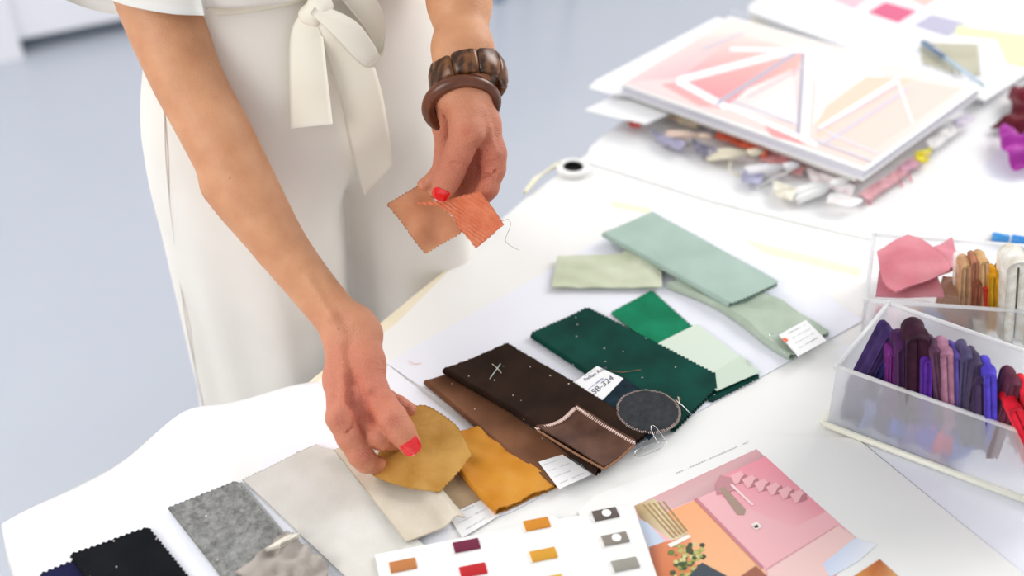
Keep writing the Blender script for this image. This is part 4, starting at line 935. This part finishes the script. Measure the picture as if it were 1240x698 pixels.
for tp, bt, w_, c, lb, dp in (((1161, 310), (1160, 345), 7, '#e2cfc8', 'pale white pink cloth fold behind the tan ones', .02),
    ((1168, 313), (1166, 352), 13, '#a98260', 'crinkled tan cloth fold in the clear box', .02), ((1178, 309), (1177, 354), 7, '#8f5f48', 'thin rust brown cloth fold in the clear box', .02),
    ((1188, 308), (1188, 356), 10, '#b08a60', 'tall tan cloth fold beside the mustard ones', .022), ((1183, 338), (1182, 360), 8, '#7a4632', 'short chestnut cloth fold in the clear box', .014), ((1192, 345), (1193, 362), 4, '#b32c24', 'sliver of red cloth in the clear box', .012),
    ((1201, 325), (1200, 360), 13, '#b98415', 'mustard yellow velvet fold with rounded top', .02), ((1211, 324), (1211, 360), 7, '#8a6a20', 'slim olive mustard velvet fold', .02),
    ((1228, 304), (1224, 370), 28, '#d6cbb6', 'wide cream coloured felt fold at the right', .03), ((1248, 312), (1244, 372), 18, '#cfc4ac', 'cream cloth fold cut by the picture edge', .03)):
    roll('cloth_fold', lb, tp, (bt[0], bt[1]-4), w_, .008, .062, vv(c), 'upright folds in the clear box', dpt=dp)
o = prism('cardboard_piece', pp([(1140, 340), (1170, 342), (1171, 366), (1142, 364)], .05), TZ+.006, TZ+.056, noise_mat('brown_card', '#a8826a', '#b89078', 30, 300, .1, .0003, .8)); tag(o, 'brown cardboard block between pink and tan swatches', 'cardboard')
# ------------------------------------------------------------------ sketchbook stack
def quadp(l, h): return [P(*p, h) for p in l]
NB = [(751, 101), (884, 19), (1190, 104), (1048, 206)]     # cover corners: left, far, right, near
HT = .050
R = quadp(NB, HT); cN = sum(R)/4
sb = empty('wire_bound_sketchbook', (cN[0], cN[1], TZ+.034)); tag(sb, 'large wire bound sketchbook with pink abstract cover, top of the stack', 'sketchbook')
prism('pages', [(cN+(p-cN)*.985)[:2] for p in R], TZ+.0355, TZ+.0475, mat('page_edges', '#d0cfda', .7), sb)
prism('back_cover', [p[:2] for p in R], TZ+.034, TZ+.0355, M['white_plastic'], sb)
prism('cover', [p[:2] for p in R], TZ+.0475, TZ+.0490, M['white_plastic'], sb)
pr.n = 0; mb = MB(); NP_ = lambda u, v: P(u, v, .0492)
def n_(px, c, z): pr(px, c, z, mb, NP_)
n_([(755, 101), (884, 22), (1182, 104), (1047, 202)], ['#ead0cf', '#f3e0d8', '#f6dfd8', '#f3d3ca'], .00001)
n_([(760, 99), (850, 44), (890, 40), (960, 60), (870, 92), (820, 95)], ['#e3c6c8', '#e8d4ce', '#f0dad2', '#f0c6c0', '#e9b9ba', '#ddb8bd'], .00003)
n_([(880, 52), (975, 60), (962, 92), (870, 132), (822, 97)], ['#e8c8c2', '#f3b8ac', '#f2b2a6', '#e58e94', '#ea9ea2'], .00005)
n_([(800, 102), (824, 99), (866, 131), (846, 128)], '#f0a6a6', .00005)
n_([(984, 62), (1060, 80), (1070, 95), (1020, 120), (985, 150), (990, 110)], '#f6f2ec', .00003)
n_([(1000, 128), (1050, 92), (1110, 96), (1070, 118), (990, 168), (988, 150)], '#f4cdb8', .00005)
n_([(1010, 150), (1110, 98), (1165, 108), (1060, 180), (1000, 176)], '#f2cfc4', .00006)
n_([(925, 152), (965, 166), (975, 176), (935, 165)], '#ee9a98', .00006)
n_([(905, 108), (960, 84), (965, 150), (920, 140), (880, 130)], ['#f6ece8', '#f3dcd6', '#f6f0ee', '#f0e6e4', '#eed8d6'], .00006)
def bar(a, b_, wpx, c, z):
    dx, dy = b_[0]-a[0], b_[1]-a[1]; l = math.hypot(dx, dy); ox, oy = -dy/l*wpx/2, dx/l*wpx/2
    n_([(a[0]+ox, a[1]+oy), (b_[0]+ox, b_[1]+oy), (b_[0]-ox, b_[1]-oy), (a[0]-ox, a[1]-oy)], c, z)
bar((820, 98), (973, 58), 8, '#fbfbfb', .00009); bar((820, 98), (880, 130), 8, '#fbfbfb', .0001); bar((868, 126), (970, 60), 5, '#b7b4c4', .00011)
bar((980, 62), (974, 172), 9, '#fdfdfd', .00012); bar((973, 64), (966, 168), 5, '#b0adbe', .00013); bar((880, 128), (990, 176), 6, '#f6f6f8', .00012); bar((885, 122), (962, 150), 3, '#c8c5d0', .00012)
bar((992, 156), (1085, 98), 5, '#fafafa', .00012); bar((988, 160), (1088, 104), 2.5, '#c6c3d2', .00013); bar((996, 176), (1100, 108), 4, '#cdc9d8', .00013); bar((1000, 160), (1062, 186), 3, '#dcd8e0', .00012)
bar((884, 60), (1000, 62), 5, '#fafafa', .00012); bar((985, 64), (1080, 78), 4, '#f7f4f4', .00012); bar((1085, 92), (1105, 150), 3, '#eef0f0', .00013); bar((905, 118), (975, 80), 2.5, '#d2c4cc', .00012); bar((850, 60), (900, 40), 3, '#cfcad6', .00012)
bar((985, 170), (1055, 196), 3, '#c8c8d4', .00012)
mb.build('cover_print', M['print'], sb, False, True)
# wire binding along far-right edge
a_, b_ = quadp([NB[1], NB[2]], .042); nW = 34; tdir = (b_-a_)/np.linalg.norm(b_-a_); nrm = np.array([-tdir[1], tdir[0], 0])
for i in range(nW):
    p = a_+(b_-a_)*(i+.5)/nW; mb = MB()
    mb.tube([p+nrm*(.0105*math.cos(t)-.001)+np.array([0, 0, .0095*math.sin(t)])+tdir*.0006*math.sin(t*2) for t in np.linspace(.1, 6.1, 16)], .0008, 6)
    mb.build('wire_loop', M['steel'], sb)
# loose sheets poking out on the left
for q, h0, lb in (([(713, 107), (722, 98), (868, 22), (900, 30), (780, 118), (745, 116)], .0325, 'white loose sheet poking out left, under the sketchbook'),
                  ([(708, 134), (745, 116), (820, 112), (812, 138), (782, 151), (745, 143)], .0255, 'lower white loose sheet poking out left of the stack')):
    tag(prism('loose_sheet', pp(q, h0), TZ+h0, TZ+h0+.0012, M['paper']), lb, 'paper')
sw = empty('swatch_binder', P(930, 140, 0)*np.array([1, 1, 0])+np.array([0, 0, TZ+.0025])); tag(sw, 'thick binder of fabric samples beneath the sketchbook', 'binder')
for k, (z0, z1, ins, mm_) in enumerate(((.0026, .005, 0, mat('greige_board', '#cfc6be', .6)), (.005, .012, 6, M['paperedge']), (.012, .0195, 3, mat('muted_red_leaves', '#c9a9aa', .7)), (.0195, .0255, 5, M['paper2']))):
    q = [(782+ins, 124+ins*.3), (880, 56), (1140, 146), (1038-ins*.5, 220-ins*.5)]
    prism(['cover', 'leaves', 'leaves', 'leaves'][k], pp(q, (z0+z1)/2), TZ+z0, TZ+z1, mm_, sw)
def tassel(name, label, a, b_, w0, w1, h, c, n=14, seed=0, thing=True):
    r_ = np.random.default_rng(seed); A_ = P(*a, h); B_ = P(*b_, h-.004); t = B_-A_; l = np.linalg.norm(t); t /= l; s = np.cross(t, [0, 0, 1.]); s /= np.linalg.norm(s); mb = MB()
    mb.tube([A_, A_+t*l*.12, A_+t*l*.2, A_+t*l*.3], [w0*.5, w0, w0*.9, w0*.7], 8)
    for i in range(n):
        x_ = r_.uniform(-1, 1); zz = r_.uniform(-.6, .6)*w1
        mb.tube([A_+t*l*.25+s*x_*w0*.5, A_+t*l*.6+s*x_*w1*.8+[0, 0, zz*.5], A_+t*l*r_.uniform(.9, 1.05)+s*x_*w1+[0, 0, zz*.3-.001]], [.0016, .0019, .0013], 5)
    o = mb.build(name, mat('yarn_'+c[1:], c, .9), None); tag(o, label, 'tassel' if 'tassel' in name else 'fabric scrap'); return o
tassel('tassel', 'cream tassel sticking out of the binder, left of the white ones', (925, 184), (858, 188), .006, .013, .018, '#f0e9d2', 22, 1)
tassel('tassel', 'grey white yarn tassel in the middle of the binder edge', (968, 200), (903, 206), .006, .012, .019, '#ecebee', 22, 2)
tassel('tassel', 'large white yarn tassel nearest the binder corner', (1026, 218), (960, 238), .007, .015, .017, '#f6f7f6', 30, 3)
tassel('tassel', 'peach beige tassel near the left end of the binder', (862, 166), (808, 162), .005, .010, .018, '#ecd3c2', 20, 4)
wire('cord', [P(885, 196, .012), P(884, 206, .008), P(893, 212, .005), P(905, 207, .008)], .0014, mat('cream_cord', '#e4dccb', .8), 'cream cord loop below the binder edge', 'cord')
wire('cord', [P(960, 205, .014), P(938, 216, .008), P(915, 228, .004)], .0022, M['white_plastic'], 'white cord sticking out diagonally from the binder', 'cord')
wire('cord', [P(818, 170, .012), P(814, 176, .006), P(813, 180, .004)], .0016, mat('beige_cord', '#e8d6c0', .8), 'short beige cord hanging at the left end of the binder', 'cord')
sc_list = [([(758, 146), (772, 150), (776, 158), (762, 154)], '#c9403c', 'tiny red scrap at the left end of binder'), ([(788, 160), (830, 176), (822, 186), (796, 174)], '#8d8ba0', 'grey blue scrap under the peach tassel'),
 ([(838, 172), (870, 184), (872, 196), (842, 188)], '#6f6d7c', 'dark grey scrap left of the cream tassel'), ([(806, 134), (846, 150), (842, 158), (802, 142)], '#dcb59c', 'peach scrap between binder and sketchbook'),
 ([(870, 158), (930, 184), (926, 192), (866, 168)], '#c4553c', 'rust red scrap above the cream tassel'), ([(925, 184), (975, 206), (968, 214), (920, 196)], '#d98a8a', 'rose scrap above the grey white tassel'),
 ([(900, 208), (925, 214), (918, 228), (898, 222)], '#8e8ea4', 'slate scrap under the grey white tassel'), ([(935, 222), (965, 232), (958, 246), (938, 240)], '#cbbfae', 'beige lace scrap by the big white tassel'),
 ([(975, 206), (1035, 228), (1030, 240), (985, 226)], '#dfc3c4', 'pale pink scrap above the big white tassel'), ([(1005, 236), (1045, 246), (1030, 254), (1000, 248)], '#efe6e4', 'sheer white scrap at the near binder corner'),
 ([(1040, 238), (1090, 206), (1100, 212), (1052, 246)], '#c48e94', 'dusty rose scrap on the right side of binder'), ([(1086, 206), (1118, 184), (1124, 192), (1096, 214)], '#b7899a', 'mauve scrap on the right side of binder'),
 ([(1108, 188), (1128, 182), (1122, 200), (1108, 198)], '#e0c030', 'small yellow scrap on the right side of binder'), ([(1120, 176), (1158, 150), (1166, 158), (1130, 184)], '#f0ecea', 'white scrap on the right side of binder'),
 ([(1150, 152), (1172, 138), (1180, 148), (1160, 158)], '#b9b2c8', 'lavender scrap near the sketchbook right corner')]
for i, (q, c, lb) in enumerate(sc_list):
    swatch('fabric_scrap', lb, q, .0085+.0012*(i % 5), vv(c), t=.0014, amp=.006, wl=.02, seed=40+i, fray=True, teeth=.0015, cat='fabric scrap', res=.002)
for i, (u, v) in enumerate(((1048, 240), (1087, 218), (1098, 212))):
    wire('thread', [P(u, v-6, .012), P(u+2, v, .008), P(u+6, v+8, .004)], .0011, mat('coral_thread', '#e0666c', .8), ['coral thread end at the near binder corner', 'coral thread end halfway along binder right side', 'coral thread end farther along the binder right side'][i], 'thread')

# ------------------------------------------------------------------ portfolio and small things, top right
pf_ = empty('portfolio', P(1100, 40, 0)*np.array([1, 1, 0])+np.array([0, 0, TZ+.0025])); tag(pf_, 'large white portfolio with pasted colour squares behind the sketchbook', 'portfolio')
PQ = [(905, 12), (1000, -60), (1330, 30), (1193, 122)]
prism('pages', pp(PQ, .012), TZ+.0027, TZ+.019, M['paperedge'], pf_)
prism('top_sheet', pp(PQ, .02), TZ+.019, TZ+.0202, M['paper'], pf_)
for q, c in (([(1050, 15), (1072, 2), (1111, 13), (1088, 28)], '#d25a80'), ([(990, -8), (1012, -18), (1053, -2), (1034, 11)], '#d8b8c4'), ([(1105, 31), (1128, 17), (1171, 28), (1148, 45)], '#b3b0c6'), ([(1085, -8), (1105, -16), (1136, -2), (1120, 8)], '#f0b9b4')):
    prism('colour_square', pp(q, .0205), TZ+.0202, TZ+.0207, mat('chip_'+c[1:], c, .5), pf_)
tag(prism('tissue_sheet', pp([(1156, 41), (1160, 30), (1260, 44), (1262, 86), (1218, 75), (1206, 46)], .022), TZ+.0208, TZ+.0214, mat('lime_tissue', '#dfe8b0', .7)), 'lime green tissue sheet on the portfolio at right', 'paper')
tag(prism('olive_swatch', pp([(1115, 51), (1184, 53), (1187, 91), (1152, 88), (1116, 76)], .022), TZ+.0208, TZ+.0222, velvet('olive_linen', '#b4b09a', '#c4c1ae', sheen=.1)), 'greyish olive linen swatch under the pen', 'fabric swatch')
tag(prism('tracing_sheet', pp([(1184, 54), (1208, 50), (1222, 84), (1188, 92)], .021), TZ+.0208, TZ+.0213, mat('pale_grey_tissue', '#e6e6e8', .7)), 'pale grey tissue scrap between olive swatch and lime tissue', 'paper')
pa, pb_ = P(1116, 50, .029), P(1190, 103, .029); pe = empty('pen', (pa+pb_)/2); tag(pe, 'clear barrelled blue grey pen lying on the olive swatch', 'pen')
def along(t): return pa+(pb_-pa)*t
mb = MB(); mb.tube([along(0), along(.03), along(.4)], [.003, .0042, .0042], 12); mb.build('cap', mat('blue_grey_plastic', '#6f87a8', .3), pe)
mb = MB(); mb.tube([along(.4), along(.85), along(.93), along(1)], [.0036, .0036, .0026, .0008], 12); mb.build('barrel', mat('clear_blue_barrel', '#b9cede', .2), pe)
mb = MB(); mb.tube([along(.05)+[0, 0, .0052], along(.34)+[0, 0, .0056]], .0011, 6); mb.build('pocket_clip', M['steel'], pe)
mb = MB(); mb.tube([along(.97), along(1.02)], .0016, 8); mb.build('tip', mat('teal_tip', '#2f8f9c', .4), pe)
mag = velvet('magenta_velvet', '#861a80', '#b844ac', rough=.5, sheen=.6); bur = velvet('burgundy_velvet', '#4a0f1c', '#741c2c', rough=.6, sheen=.4)
swatch('burgundy_velvet', 'crumpled burgundy velvet piece at the right picture edge', [(1198, 160), (1223, 120), (1275, 112), (1262, 172)], .0045, bur, t=.002, amp=.018, wl=.035, seed=51, sides={'AB': [(1221, 145), (1216, 131)]}, pink='', lift=lambda S, T: .010*S)
swatch('magenta_velvet', 'crumpled magenta velvet piece in front of the burgundy one', [(1206, 170), (1250, 158), (1262, 205), (1218, 206)], .008, mag, t=.002, amp=.02, wl=.04, seed=53, sides={'AB': [(1213, 160), (1232, 172)], 'AD': [(1207, 188)], 'DC': [(1232, 213)]}, pink='', lift=lambda S, T: .014*np.sin(T*3.1))
ma, mb2 = P(1193, 285, .009), P(1265, 296, .009); mk_o = empty('marker', (ma+mb2)/2); tag(mk_o, 'white and bright blue marker lying behind the clear box', 'marker')
def al2(t): return ma+(mb2-ma)*t
for t0, t1, r_, nm, c in ((0, .11, .0052, 'end_cap', '#f2f2ee'), (.11, .40, .0056, 'barrel', '#3f96dc'), (.40, .44, .0050, 'collar', '#e8eef4'), (.44, 1, .0062, 'cap', '#2f8ad6')):
    m_ = MB(); m_.tube([al2(t0), al2(t0+.01), al2(t1-.01), al2(t1)], [r_*.8, r_, r_, r_*.8], 14); m_.build(nm, mat(nm+'_col', c, .35), mk_o)
wire('thread', [P(495, 437, .003), P(502, 441, .003), P(510, 440, .003)], .0003, mat('pink_thread', '#e9b0a8', .8), 'tiny pink thread on white paper above the brown suede', 'thread')

# ------------------------------------------------------------------ stool far behind on the floor
st = P(606, 2, -TZ); so = empty('stool', (st[0]+.05, st[1]+.22, 0)); tag(so, 'blue grey stool leg standing on the far floor', 'stool')
blu = mat('blue_grey_metal', '#6d86a4', .4)
for i in range(4):
    a = -math.pi/2-.25+i*math.pi/2; f_0 = np.array([st[0]+.05+.22*math.cos(a), st[1]+.22+.22*math.sin(a), .008]); t_0 = np.array([st[0]+.05+.13*math.cos(a), st[1]+.22+.13*math.sin(a), .6])
    m_ = MB(); m_.tube([f_0, t_0], .013, 10); lg = m_.build('leg', blu, so); m_ = MB(); m_.tube([f_0-[0, 0, .008], f_0+[0, 0, .02]], .019, 10); m_.build('foot', blu, lg)
lathe('seat', [(.001, .6), (.17, .6), (.18, .61), (.17, .63), (.001, .63)], np.array([st[0]+.05, st[1]+.22, 0.]), M['white_plastic'], so)
